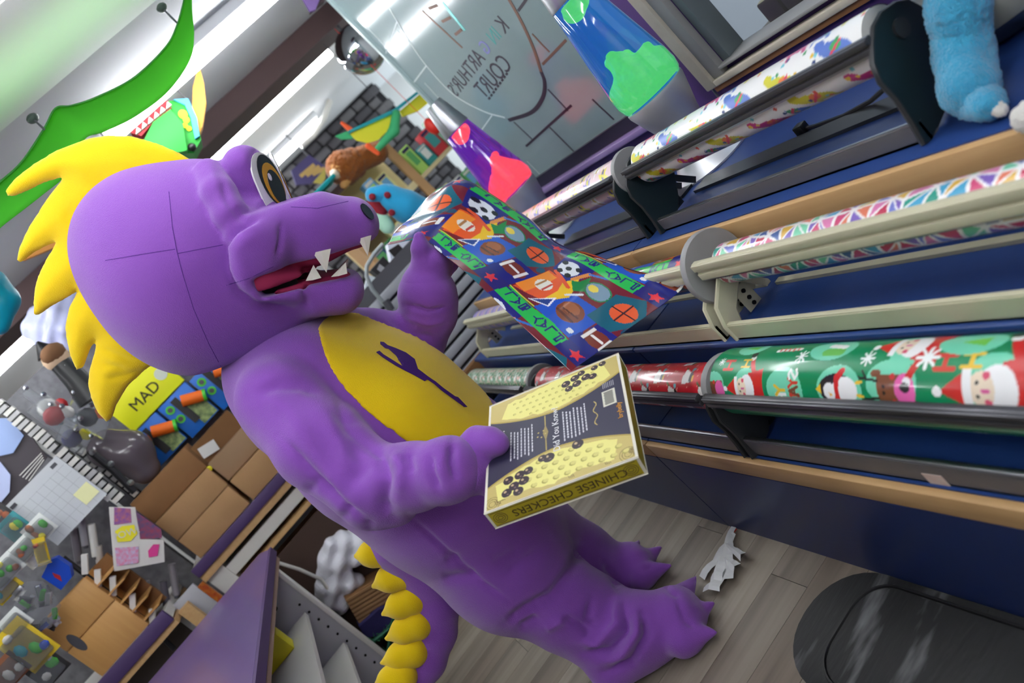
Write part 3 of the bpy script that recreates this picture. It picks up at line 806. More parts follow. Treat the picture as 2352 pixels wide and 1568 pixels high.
# legs
limb([(1200, 1320, .12, 120), (1300, 1390, .15, 98), (1370, 1425, .16, 92), (1425, 1445, .17, 84)], .05)
limb([(1230, 1240, -.13, 110), (1330, 1290, -.15, 85), (1395, 1325, -.15, 72)], .05)
def foot(ank, heel, tips, bases, wid):
    ank = np.array(ank); heel = np.array(heel)
    c = np.mean([np.array(b) for b in bases], 0)
    B.chain([ank, (ank+c)/2+np.array([0, 0, .02]), c+np.array([0, 0, .03])], [wid*.85, wid, wid*.75], .04)
    B.chain([heel, c], [wid*.62, wid*.7], .04)
    for t, b in zip(tips, bases):
        b = np.array(b); t = np.array(t)
        B.chain([(b+c)/2+np.array([0, 0, .01]), b, t], [wid*.84, wid*.60, .007], .014)
NT = [onZ(1597, 1326, .030), onZ(1639, 1384, .030), onZ(1645, 1451, .030)]
NB = [t+(np.array((2.05, -.17, .085))-t)*.50 for t in NT]
foot((2.15, -.07, .15), (2.13, -.02, .085), NT, NB, .104)
FT = [onZ(1467, 1243, .030), onZ(1518, 1256, .030), onZ(1540, 1298, .030)]
FB = [t+(np.array((2.42, -.26, .080))-t)*.50 for t in FT]
foot((2.50, -.14, .14), (2.50, -.10, .075), FT, FB, .088)
B.cut((0, 0, .004), (0, 0, -1), .004)
Vb, Fb = B.mesh(); Vb = smooth_verts(Vb, Fb, 2)
Vb = folds(Vb, Fb, [
    # shoulder seam and sleeve
    ([(575, 905), (640, 885), (690, 885), (750, 905)], 14, .012), ([(600, 900), (660, 940), (740, 1060), (800, 1150)], 20, -.009),
    ([(760, 920), (800, 980), (870, 1040), (890, 1080)], 15, .013), ([(800, 1000), (835, 1070), (800, 1120)], 20, .013), ([(740, 950), (790, 1030), (790, 1080)], 18, -.006), ([(640, 1000), (720, 1085), (800, 1170), (850, 1200)], 10, .012),
    ([(870, 1040), (885, 1100), (880, 1160), (900, 1185)], 14, .020), ([(905, 1030), (925, 1080), (915, 1140)], 16, -.011), ([(935, 1040), (945, 1090)], 11, .011),
    ([(985, 1035), (990, 1085), (1010, 1130)], 10, .014), ([(1040, 1010), (1035, 1060), (1050, 1110)], 10, .020),
    ([(700, 1130), (730, 1110), (770, 1140)], 14, .010), ([(790, 1195), (800, 1160)], 12, .010), ([(845, 1220), (852, 1195)], 12, .008),
    # hip seam and lower folds
    ([(935, 1180), (1030, 1270), (1110, 1340), (1170, 1380)], 7, .010), ([(1010, 1330), (1100, 1320)], 12, .012), ([(1020, 1290), (1060, 1280)], 12, .010),
    ([(1210, 1390), (1270, 1370), (1320, 1300), (1335, 1240)], 14, .020), ([(1130, 1300), (1200, 1260)], 14, .010), ([(1150, 1320), (1250, 1260)], 14, .012), ([(1160, 1430), (1210, 1400), (1250, 1385)], 12, .018), ([(1190, 1445), (1240, 1415)], 10, .014),
    ([(1250, 1445), (1300, 1420)], 10, -.012), ([(1290, 1410), (1340, 1440), (1360, 1460)], 9, .014), ([(1330, 1470), (1370, 1480), (1420, 1430), (1415, 1370)], 11, -.016), ([(1340, 1500), (1400, 1495), (1440, 1450), (1435, 1400)], 10, .022), ([(1370, 1525), (1430, 1505), (1465, 1450), (1460, 1400)], 9, -.014), ([(1390, 1545), (1450, 1520), (1485, 1460), (1478, 1410)], 8, .022),
    ([(1360, 1370), (1350, 1420), (1370, 1440)], 9, .012), ([(1385, 1290), (1415, 1330), (1420, 1350)], 9, .016),
    # far sleeve
    ([(930, 700), (985, 715), (1030, 705)], 6, .014), ([(925, 725), (980, 745), (1030, 735)], 7, -.008), ([(900, 740), (950, 770), (1000, 775)], 8, .012), ([(940, 800), (980, 790)], 8, .012), ([(860, 735), (900, 760), (930, 790)], 8, .012),
    # toes
    ([(1555, 1370), (1570, 1420), (1598, 1443)], 6, .008), ([(1520, 1340), (1540, 1360), (1562, 1368)], 7, .008), ([(1610, 1345), (1620, 1380)], 6, .006), ([(1470, 1310), (1500, 1300)], 6, .006),
    # belly puckers
    ([(790, 740), (775, 800)], 8, .006), ([(770, 900), (800, 960), (830, 970)], 10, .008), ([(960, 960), (1010, 1000)], 10, .008), ([(1000, 930), (1040, 980)], 10, .007), ([(1040, 930), (1090, 985)], 8, .007)])
suit = obj('body_suit', Vb, Fb, m_fleece, person, True)
# belly panel and crown emblem sewn on the front
GX, GY, GZ = B.coords()
gs = (GX-DO[0])*DR[0]+(GY-DO[1])*DR[1]; gf = (GX-DO[0])*DF[0]+(GY-DO[1])*DF[1]
BTREE = BVHTree.FromPolygons([Vector(v) for v in Vb], Fb.tolist())
def hit(x, y, tree):
    d = ray(x, y); d = d/np.linalg.norm(d)
    h = tree.ray_cast(Vector(CAMPOS), Vector(d))
    return None if h[0] is None else (np.array(h[0]), np.array(h[1]))
# belly panel: egg shape round the front of the trunk
ang = np.arctan2(gs, gf)-math.radians(12)
reg = (np.abs(ang)/math.radians(50))**2.6+(np.abs((GZ-1.165)/.285))**2.6
reg = (reg**(1/2.6)-1)*.22
lo_i = int((.80-B.lo[2])/B.h)
fp = np.maximum(B.f-.007, reg.astype(np.float32)); fp = np.where(gf < .02, 1.0, fp).astype(np.float32)
fp = np.where(np.abs(TORSO-B.f) > .012, 1.0, fp).astype(np.float32)
fp = np.maximum(fp, -(B.f+.006))
Vp, Fp = surface_net(fp, B.lo, B.h); Vp = smooth_verts(Vp, Fp, 1)
belly = obj('belly_panel', Vp, Fp, m_yel, person, True)
PTREE = BVHTree.FromPolygons([Vector(v) for v in Vp], Fp.tolist())
def applique(name, px, tree, m, parent, lift=.0015, step=7.0):
    """flat sewn-on shape: outline traced on the visible surface, laid on it and thickened"""
    bm = bmesh.new(); vs = [bm.verts.new((x, y, 0)) for x, y in px]; bm.faces.new(vs)
    bmesh.ops.triangulate(bm, faces=list(bm.faces))
    for _ in range(4):
        e = [q for q in bm.edges if q.calc_length() > step]
        if not e: break
        bmesh.ops.subdivide_edges(bm, edges=e, cuts=1); bmesh.ops.triangulate(bm, faces=list(bm.faces))
    bad = []
    for q in bm.verts:
        h = hit(q.co.x, q.co.y, tree)
        if h is None: bad.append(q); continue
        q.co = Vector(h[0]+h[1]*lift)
    bmesh.ops.delete(bm, geom=bad, context='VERTS')
    me = bpy.data.meshes.new(name); bm.to_mesh(me); bm.free()
    o = link(name, me, m, parent); md = o.modifiers.new('thick', 'SOLIDIFY'); md.thickness = .0015
    return o
for EMB in ([(873, 786), (881, 787), (890, 794), (909, 801), (932, 811), (952, 826), (959, 848), (984, 867), (975, 876), (952, 863), (926, 850), (925, 843), (931, 833), (909, 817), (892, 802), (884, 800), (873, 791)],
            [(864, 810), (871, 807), (880, 815), (901, 828), (925, 843), (926, 850), (906, 839), (878, 821)],
            [(984, 867), (999, 877), (1016, 891), (1044, 911), (1051, 913), (1072, 935), (1065, 935), (1042, 918), (1013, 897), (996, 882), (981, 872), (975, 876)]):
    applique('emblem', EMB, PTREE, m_emb, belly)

# ---- hands: the right one clamps the box between thumb and fingers, the left pinches the paper
def hand_mesh(name, parts, k, parent, h=.005):
    pts = np.array([p for ch, _ in parts for p in ch])
    Fd = Field(pts.min(0)-.09, pts.max(0)+.09, h)
    for ch, rs in parts: Fd.chain(ch, rs, k)
    v_, f_ = Fd.mesh(); v_ = smooth_verts(v_, f_, 1)
    return obj(name, v_, f_, m_fleece, parent, True)
BOX_SC = 1.95
_bt = [1.0, .95, .79, .841]
BP = [CAMPOS+ray(*q)*t*BOX_SC for q, t in zip(((1126, 933), (1419, 812), (1477, 1045), (1125, 1175)), _bt)]
BU = BP[1]-BP[0]; BV = BP[3]-BP[0]
BW, BHt = np.linalg.norm(BU), np.linalg.norm(BV)
BU /= BW; BN = np.cross(BU, BV); BN /= np.linalg.norm(BN); BN = BN if BN[2] > 0 else -BN; BV = np.cross(BN, BU); BV = BV if BV@(BP[3]-BP[0]) > 0 else -BV
BTH = .052
def bp(u, v, n=0.0): return BP[0]+BU*u*BW+BV*v*BHt+BN*n
wrist = P(1035, 1078, .56)
e0 = bp(-.10, .50, -.03)
thumb = [bp(-.16, .42, .01), bp(-.04, .42, .028), bp(.06, .47, .026), bp(.115, .505, .022)]
pal = [wrist, wrist*.45+e0*.55, e0]
fing = []
for i, (v0, ln) in enumerate(((.34, .16), (.47, .20), (.60, .17))):
    fing.append(([bp(-.14, .30*.6+v0*.5, -.035), bp(-.03, v0, -BTH-.024), bp(ln*.6, v0, -BTH-.026), bp(ln, v0, -BTH-.022)], [.034, .030, .027, .022]))
hand_mesh('hand', [(pal, [.058, .062, .052]), (thumb, [.036, .034, .032, .026])]+fing, .022, person)
cf = [wrist-(e0-wrist)*.35, wrist-(e0-wrist)*.05]
hl2 = P(984, 672, -.30); hp2 = P(985, 615, -.30)
parts2 = [([P(984, 690, -.30), P(980, 660, -.30)], [R(62, hl2), R(60, hl2)]), ([P(980, 650, -.30), P(990, 605, -.30)], [R(46, hl2), R(44, hl2)]),
  ([P(975, 605, -.28), P(966, 570, -.27), P(963, 545, -.27)], [R(30, hl2), R(21, hl2), R(13, hl2)]),
  ([P(1000, 605, -.31), P(1005, 575, -.33), P(990, 560, -.335)], [R(28, hl2), R(20, hl2), R(14, hl2)]),
  ([P(1012, 615, -.33), P(1025, 590, -.35), P(1010, 570, -.36)], [R(26, hl2), R(19, hl2), R(13, hl2)]),
  ([P(1010, 630, -.35), P(1035, 605, -.375), P(1025, 585, -.385)], [R(25, hl2), R(18, hl2), R(12, hl2)])]
hand_mesh('hand', parts2, .014, person)
# ---- head
m_head = m_fleece
H = Field((1.85, -.95, 1.22), (2.9, .5, 2.25), .0075)
def hs(x, y, s, r, k=.10):
    p, rr = S(x, y, s, r); H.rc(p, p+1e-4, rr, rr, k)
def hl(pts, k=.03, sub=False):
    q = [S(*a) for a in pts]; H.chain([a for a, _ in q], [b for _, b in q], k, sub)
HF = P(860, 500, 0)-P(450, 620, 0); HF /= np.linalg.norm(HF)
HU = np.cross(DR, HF); HU = HU if HU[2] > 0 else -HU
hs(405, 580, 0, 198); hs(455, 675, 0, 188); hs(540, 610, 0, 180); hs(600, 690, 0, 115); hs(500, 525, 0, 138); hs(330, 560, 0, 130)
hs(450, 640, .08, 175); hs(430, 600, -.08, 175)
# flat rim at the neck
a, b = P(405, 880, 0), P(714, 742, 0)
n = np.cross(b-a, DR); n = n if n[2] < 0 else -n
H.cut(a, n, .03)
# brow roll
for sg in (1, -1):
    hl([(480, 398, .10*sg, 34), (503, 445, .17*sg, 40), (530, 495, .205*sg, 40), (548, 530, .22*sg, 30)], .012)
# eye bumps
EYE_S = (.062, -.062)
for s in EYE_S:
    hl([(562, 384, s, 50), (570, 430, s, 48), (596, 470, s, 36)], .012)
def plane_pt(x, y, s): return P(x, y, s)
# cheeks wrap the corner of the mouth
for sg in (1, -1):
    hl([(645, 525, .15*sg, 62), (590, 562, .20*sg, 74), (580, 610, .205*sg, 64), (602, 642, .195*sg, 60), (665, 655, .14*sg, 50)], .010)
# upper jaw
U0 = [S(610, 530, 0, 88), S(715, 527, 0, 86), S(795, 520, 0, 66), S(812, 520, 0, 58)]
for s0, s1 in ((.085, .05), (-.085, -.05), (0, 0)):
    hl([(600, 540, s0, 88), (715, 528, s0, 86), (805, 517, s1, 62)], .03)
# lower jaw
for s0, s1 in ((.075, .05), (-.075, -.05), (0, 0)):
    hl([(640, 660, s0, 56), (720, 670, s0, 54), (776, 664, s1, 58)], .025)
# mouth opening: wedge cut between the lips
ma, mb = P(638, 600, 0), P(905, 537, 0)
mc, md = P(680, 640, 0), P(905, 612, 0)
GXh, GYh, GZh = H.coords()
def hp(p, n): return (GXh-p[0])*n[0]+(GYh-p[1])*n[1]+(GZh-p[2])*n[2]
nu = np.cross(mb-ma, DR); nu /= np.linalg.norm(nu); nu = nu if nu@HU > 0 else -nu
nl = np.cross(md-mc, DR); nl /= np.linalg.norm(nl); nl = nl if nl@HU > 0 else -nl
fwd = hp(P(640, 610, 0), HF)
wedge = np.maximum(np.maximum(hp(ma, nu), -hp(mc, nl)), -fwd)
full = H.f.copy()
# inside of the mouth: crimson gum under the upper lip, dark hollow behind
up_pl, lo_pl = hp(ma, nu), hp(mc, nl)
gum = np.maximum(np.maximum(np.maximum(full+.012, up_pl-.012), -(up_pl+.040)), -(fwd+.01))
dark = np.maximum(np.maximum(np.maximum(full+.034, up_pl-.010), -(lo_pl+.012)), -(fwd+.03))
lowg = np.maximum(np.maximum(np.maximum(full+.016, lo_pl-.010), -(lo_pl+.012)), -(fwd-.03))
k = .012
hh = np.maximum(k-np.abs(H.f+wedge), 0)/k
H.f = np.maximum(H.f, -wedge.astype(np.float32))+hh*hh*k*.25
H.f = H.f.astype(np.float32)
# flat faces of the eye bumps, each turned a little outwards
EYES = []
pc = P(640, 466, 0)
above = hp(pc, HU) > 0
for s in EYE_S:
    sg = 1 if s > 0 else -1
    en = HF*.93+DR*.30*sg+HU*.06; en /= np.linalg.norm(en)
    ep = P(618, 418, .062)+DR*(s-.062)
    front = hp(ep, en); side = ((GXh-DO[0])*DR[0]+(GYh-DO[1])*DR[1])*sg
    H.f = np.where(above & (front > 0) & (side > -.0), np.maximum(H.f, front), H.f).astype(np.float32)
    EYES.append((s, ep, en))
Vh, Fh = H.mesh(); Vh = smooth_verts(Vh, Fh, 2)
Vh = folds(Vh, Fh, [([(505, 395), (520, 460), (560, 510), (585, 500)], 7, .008), ([(515, 545), (560, 520), (600, 500)], 6, .008), ([(648, 505), (645, 555), (637, 592)], 6, .010),
    ([(590, 500), (540, 528), (515, 565), (520, 620), (543, 668), (585, 700), (640, 706), (690, 698)], 7, .014), ([(575, 530), (545, 575), (552, 630), (590, 670)], 22, -.008), ([(698, 640), (700, 680), (712, 715)], 7, .008)])
head = obj('head', Vh, Fh, m_head, person, True)
HTREE = BVHTree.FromPolygons([Vector(v) for v in Vh], Fh.tolist())
for nm_, fl_, mm_ in (('upper_gum', gum, m_gum), ('mouth_hollow', dark, m_mouth), ('lower_gum', lowg, m_gum)):
    Vl, Fl = surface_net(fl_.astype(np.float32), H.lo, H.h)
    obj(nm_, smooth_verts(Vl, Fl, 1), Fl, mm_, head, True)
# stitched seams that follow the head
def seam(pts, tree, parent, m=m_fleece_d, r=.0011, lift=-.0003):
    out = []
    for i in range(len(pts)-1):
        for t in np.linspace(0, 1, 7)[:-1]:
            out.append(np.array(pts[i])*(1-t)+np.array(pts[i+1])*t)
    out.append(np.array(pts[-1])); w = []
    for q in out:
        h = hit(q[0], q[1], tree)
        if h is not None: w.append(h[0]+h[1]*lift)
    if len(w) > 2: MB().tube(w, r, 6).build('seam', m, parent)
seam([(388, 440), (396, 520), (406, 575), (420, 630), (445, 710), (480, 790), (512, 850)], HTREE, head)
seam([(242, 598), (320, 585), (402, 572)], HTREE, head); seam([(408, 582), (460, 572), (512, 562)], HTREE, head)
seam([(520, 655), (570, 640), (628, 612)], HTREE, head); seam([(668, 475), (730, 478), (800, 462)], HTREE, head)
# eyes
def oval(cx, cy, rx, ry, n=28):
    return [(cx+rx*math.cos(t), cy+ry*math.sin(t)) for t in np.linspace(0, 2*math.pi, n, endpoint=False)]
for s, c, en in EYES:
    sg = 1 if s > 0 else -1
    ex_ = np.cross(HU, en); ex_ /= np.linalg.norm(ex_); ex_ = ex_ if ex_@DR > 0 else -ex_
    ey_ = np.cross(en, ex_); ey_ = ey_ if ey_@HU > 0 else -ey_
    def plate(name, pts, th, m, parent, z):
        return MB().prism([c+ex_*a+ey_*b+en*z for a, b in pts], en*th).build(name, m, parent)
    shape = [(-.060, -.082), (.062, -.082)]+[(.062*math.cos(t), .012+.072*math.sin(t)) for t in np.linspace(0, math.pi, 15)]
    e = plate('eye', shape, .005, m_eyew, head, -.002)
    plate('eye_outline', oval(-.008*sg, .004, .047, .072), .002, m_eyeb, e, .0035)
    plate('iris', oval(-.011*sg, -.008, .040, .060), .0015, m_eyea, e, .0055)
    plate('pupil', oval(-.014*sg, -.018, .030, .049), .0015, m_eyeb, e, .007)
    plate('eye_highlight', oval(.000, .012, .007, .011, 14), .001, m_eyew, e, .0085)
# nostrils
for sg in (1,):
    h = hit(842, 487, HTREE)
    if h is not None:
        nn = h[1]; t1 = np.cross(nn, DR); t1 /= np.linalg.norm(t1); t2 = np.cross(nn, t1)
        for mir in (1,):
            c = h[0]-DR*(((h[0]-DO)@DR)*2 if mir < 0 else 0)
            n2 = nn-DR*((nn@DR)*2 if mir < 0 else 0)
            a1 = np.cross(n2, DR); a1 /= np.linalg.norm(a1); a2 = np.cross(n2, a1)
            MB().prism([c+n2*.001+a1*.026*math.cos(t)+a2*.015*math.sin(t) for t in np.linspace(0, 2*math.pi, 20, endpoint=False)], n2*.004).build('nostril', m_eyeb, head)
# teeth
def tooth(p0, p1, tip, s, name='tooth'):
    a, b, c = P(*p0, s), P(*p1, s), P(*tip, s)
    th = DR*.012
    mid = (a+b)/2
    v = [a, b, mid+th, mid-th, c]
    MB().add(v, [(0, 2, 4), (2, 1, 4), (1, 3, 4), (3, 0, 4), (0, 3, 1, 2)]).build(name, m_tooth, head)
tooth((718, 580), (760, 571), (750, 626), .178); tooth((822, 548), (853, 540), (845, 588), .105)
tooth((702, 645), (738, 638), (720, 608), .135); tooth((760, 636), (798, 628), (794, 602), .115)
tooth((770, 622), (800, 612), (800, 592), -.06); tooth((720, 582), (758, 574), (750, 620), -.150)
# crest of flat spikes along the back of the head
CREST = [(470, 400), (448, 371), (400, 345), (350, 325), (300, 312), (250, 310), (200, 318), (130, 345), (80, 375), (40, 405), (14, 437), (16, 449), (30, 452), (60, 440), (100, 420), (147, 406),
 (120, 440), (90, 485), (62, 530), (45, 570), (39, 600), (50, 603), (72, 584), (100, 568), (131, 555), (110, 590), (92, 625), (82, 655), (78, 690), (80, 728), (92, 722), (120, 702), (150, 686), (178, 669),
 (160, 705), (151, 745), (153, 775), (163, 816), (178, 852), (192, 842), (207, 801), (225, 776), (216, 815), (205, 850), (203, 882), (210, 912), (225, 945), (246, 969), (257, 962), (267, 930), (294, 885), (342, 843), (400, 820), (460, 640)]
cw = [P(x, y, 0) for x, y in CREST]
c0 = np.mean(cw, 0); e1 = HF; e2 = HU
c2 = np.array([((p-c0)@e1, (p-c0)@e2) for p in cw])
KF = Field(np.min(cw, 0)-.08, np.max(cw, 0)+.08, .0075)
X_, Y_, Z_ = KF.coords()
u = (X_-c0[0])*e1[0]+(Y_-c0[1])*e1[1]+(Z_-c0[2])*e1[2]; v = (X_-c0[0])*e2[0]+(Y_-c0[1])*e2[1]+(Z_-c0[2])*e2[2]
w = (X_-c0[0])*DR[0]+(Y_-c0[1])*DR[1]+(Z_-c0[2])*DR[2]
band = np.abs(w) < .07
ub, vb, wb = u[band], v[band], w[band]
d2 = np.full(ub.shape, 1e9); ins = np.zeros(ub.shape, bool)
for i in range(len(c2)):
    a, b = c2[i], c2[(i+1) % len(c2)]; dd = b-a
    t = np.clip(((ub-a[0])*dd[0]+(vb-a[1])*dd[1])/(dd@dd), 0, 1)
    d2 = np.minimum(d2, (ub-a[0]-t*dd[0])**2+(vb-a[1]-t*dd[1])**2)
    if a[1] != b[1]: ins ^= ((vb >= a[1]) != (vb >= b[1])) & (ub < dd[0]*(vb-a[1])/dd[1]+a[0])
sd = np.sqrt(d2)*np.where(ins, -1, 1)
th = .006+.030*np.sqrt(np.clip(-sd/.07, 0, 1))
val = np.where(sd > -.004, np.maximum(sd, np.abs(wb)-.006), np.maximum(sd, np.abs(wb)-th))
KF.f[:] = 1.0; KF.f[band] = val
Vk, Fk = KF.mesh(); Vk = smooth_verts(Vk, Fk, 2)
Vk = folds(Vk, Fk, [([(230, 835), (290, 850)], 8, .006), ([(240, 870), (300, 860), (330, 850)], 8, .006), ([(160, 640), (190, 690)], 12, .006), ([(150, 480), (170, 520)], 12, .006), ([(230, 800), (300, 830)], 7, .005)])
obj('crest', Vk, Fk, m_yel, person, True)
# ---- tail with padded spikes
TF = Field((2.2, -.25, -.02), (3.05, .75, 1.0), .0085)
TPX = [(935, 1230, 0.0, 92), (985, 1305, 0.01, 68), (1000, 1385, .03, 54), (1000, 1450, .05, 47), (982, 1518, .08, 40)]
tp = [S(*a) for a in TPX]
pl_, rl_ = [a for a, _ in tp], [b for _, b in tp]
for nx_ in ((944, 1585, .12, 32), (900, 1630, .17, 24), (860, 1660, .21, 12)):
    p, r_ = S(*nx_)
    p[2] = max(p[2], r_+.004)
    pl_.append(p); rl_.append(r_)
TF.chain(pl_, rl_, .03)
TF.cut((0, 0, .004), (0, 0, -1), .0)
Vt, Ft = TF.mesh(); tail = obj('tail', smooth_verts(Vt, Ft, 2), Ft, m_fleece, person, True)
SPK = [((872, 1268), (822, 1275), (905, 1290), .02), ((915, 1318), (862, 1345), (935, 1350), .03), ((938, 1378), (885, 1408), (952, 1400), .05), ((950, 1435), (893, 1465), (955, 1470), .07), ((940, 1498), (882, 1520), (935, 1530), .09), ((915, 1555), (868, 1570), (905, 1590), .12)]
for (bx, by), (tx, ty), _, s in SPK:
    p0, r0 = S(bx+8, by-2, s+.02, 37); p1, r1 = S(bx*.62+tx*.38, by*.62+ty*.38, s+.025, 31); p2, r2 = S(tx-6, ty+2, s+.02, 5)
    lo = np.min([p0, p1, p2], 0)-.09; hi = np.max([p0, p1, p2], 0)+.09
    SF = Field(lo, hi, .006); SF.chain([p0, p1, p2], [r0, r1, r2], .015)
    v_, f_ = SF.mesh(); obj('tail_spike', smooth_verts(v_, f_, 1), f_, m_yel, tail, True)
# yellow strip under the tail spikes
ST = Field((2.3, -.1, 0), (3.0, .6, 1.0), .0085)
sp = [S(x, y, s, r) for x, y, s, r in ((890, 1262, .02, 24), (928, 1325, .04, 24), (945, 1385, .06, 24), (950, 1445, .08, 24), (938, 1510, .10, 23), (908, 1565, .13, 20))]
ST.chain([a for a, _ in sp], [b for _, b in sp], .02)
v_, f_ = ST.mesh(); obj('tail_strip', smooth_verts(v_, f_, 1), f_, m_yel, tail, True)
# ================================================================== the sheet of paper and the game box in the hands
UU = np.array([0, .25, .5, .72, .80, 1.0])
ROWS = [(-.0, [(1310, 852, 1.76), (1185, 735, 1.97), (1075, 630, 2.18), (1005, 574, 2.38), (975, 550, 2.43), (890, 562, 2.50)]),
        (.5, [(1437, 762, 1.76), (1312, 668, 1.98), (1205, 588, 2.20), (1090, 505, 2.42), (1035, 485, 2.47), (930, 508, 2.60)]),
        (1.0, [(1562, 668, 1.74), (1410, 603, 1.98), (1285, 556, 2.25), (1170, 470, 2.50), (1105, 430, 2.56), (1070, 436, 2.66)])]
cp = [(v, [onX(x, y, X) for x, y, X in r]) for v, r in ROWS]
cp.append((1.28, [np.array([x, -.915, .868]) for x in (1.70, 1.95, 2.2, 2.42, 2.52, 2.65)]))
def catmull(ts, ps, t):
    ps = np.array(ps); i = np.clip(np.searchsorted(ts, t, side='right')-1, 0, len(ts)-2)
    m = np.zeros_like(ps); n = len(ts)
    for j in range(n):
        a, b = max(j-1, 0), min(j+1, n-1); m[j] = (ps[b]-ps[a])/(ts[b]-ts[a])
    h = (ts[i+1]-ts[i])[:, None]; s = ((t-ts[i])/(ts[i+1]-ts[i]))[:, None]
    return ((2*s**3-3*s**2+1)*ps[i]+(s**3-2*s**2+s)*h*m[i]+(-2*s**3+3*s**2)*ps[i+1]+(s**3-s**2)*h*m[i+1])
NU, NV = 300, 260
uu = np.linspace(0, 1, NU); vv = np.linspace(0, 1.28, NV)
rows = [catmull(UU, r, uu) for _, r in cp]; vt = np.array([v for v, _ in cp])
G = np.zeros((NU, NV, 3))
for i in range(NU): G[i] = catmull(vt, [r[i] for r in rows], vv)
# arc lengths give the print its scale
du = np.concatenate([[0], np.cumsum(np.linalg.norm(np.diff(G[:, 60], axis=0), axis=1))]); dv = np.concatenate([[0], np.cumsum(np.linalg.norm(np.diff(G[NU//3], axis=0), axis=1))])
Pm, Qm = np.meshgrid(1.0-(du/np.interp(.72, uu, du)*1.8+.06), vv/.72-.08, indexing='ij')
N_ = np.cross(np.gradient(G, axis=0), np.gradient(G, axis=1)); N_ /= np.linalg.norm(N_, axis=2)[..., None]+1e-12
G = G+N_*(.004*np.sin(Pm*9+Qm*3)*np.clip(vv/.3, 0, 1)[None, :])[..., None]
sheet = obj('wrapping_paper_sheet', G.reshape(-1, 3), grid_faces(NU, NV), mat('printed_gift_wrap_sheet', (255, 255, 255), .22, attr='print', coat=.7), None, True, paint_sports(Pm.ravel(), Qm.ravel()))
tag(sheet, 'glossy sports gift wrap sheet pulled up by the raised left hand', 'wrapping paper')
md_ = sheet.modifiers.new('thick', 'SOLIDIFY'); md_.thickness = .0004

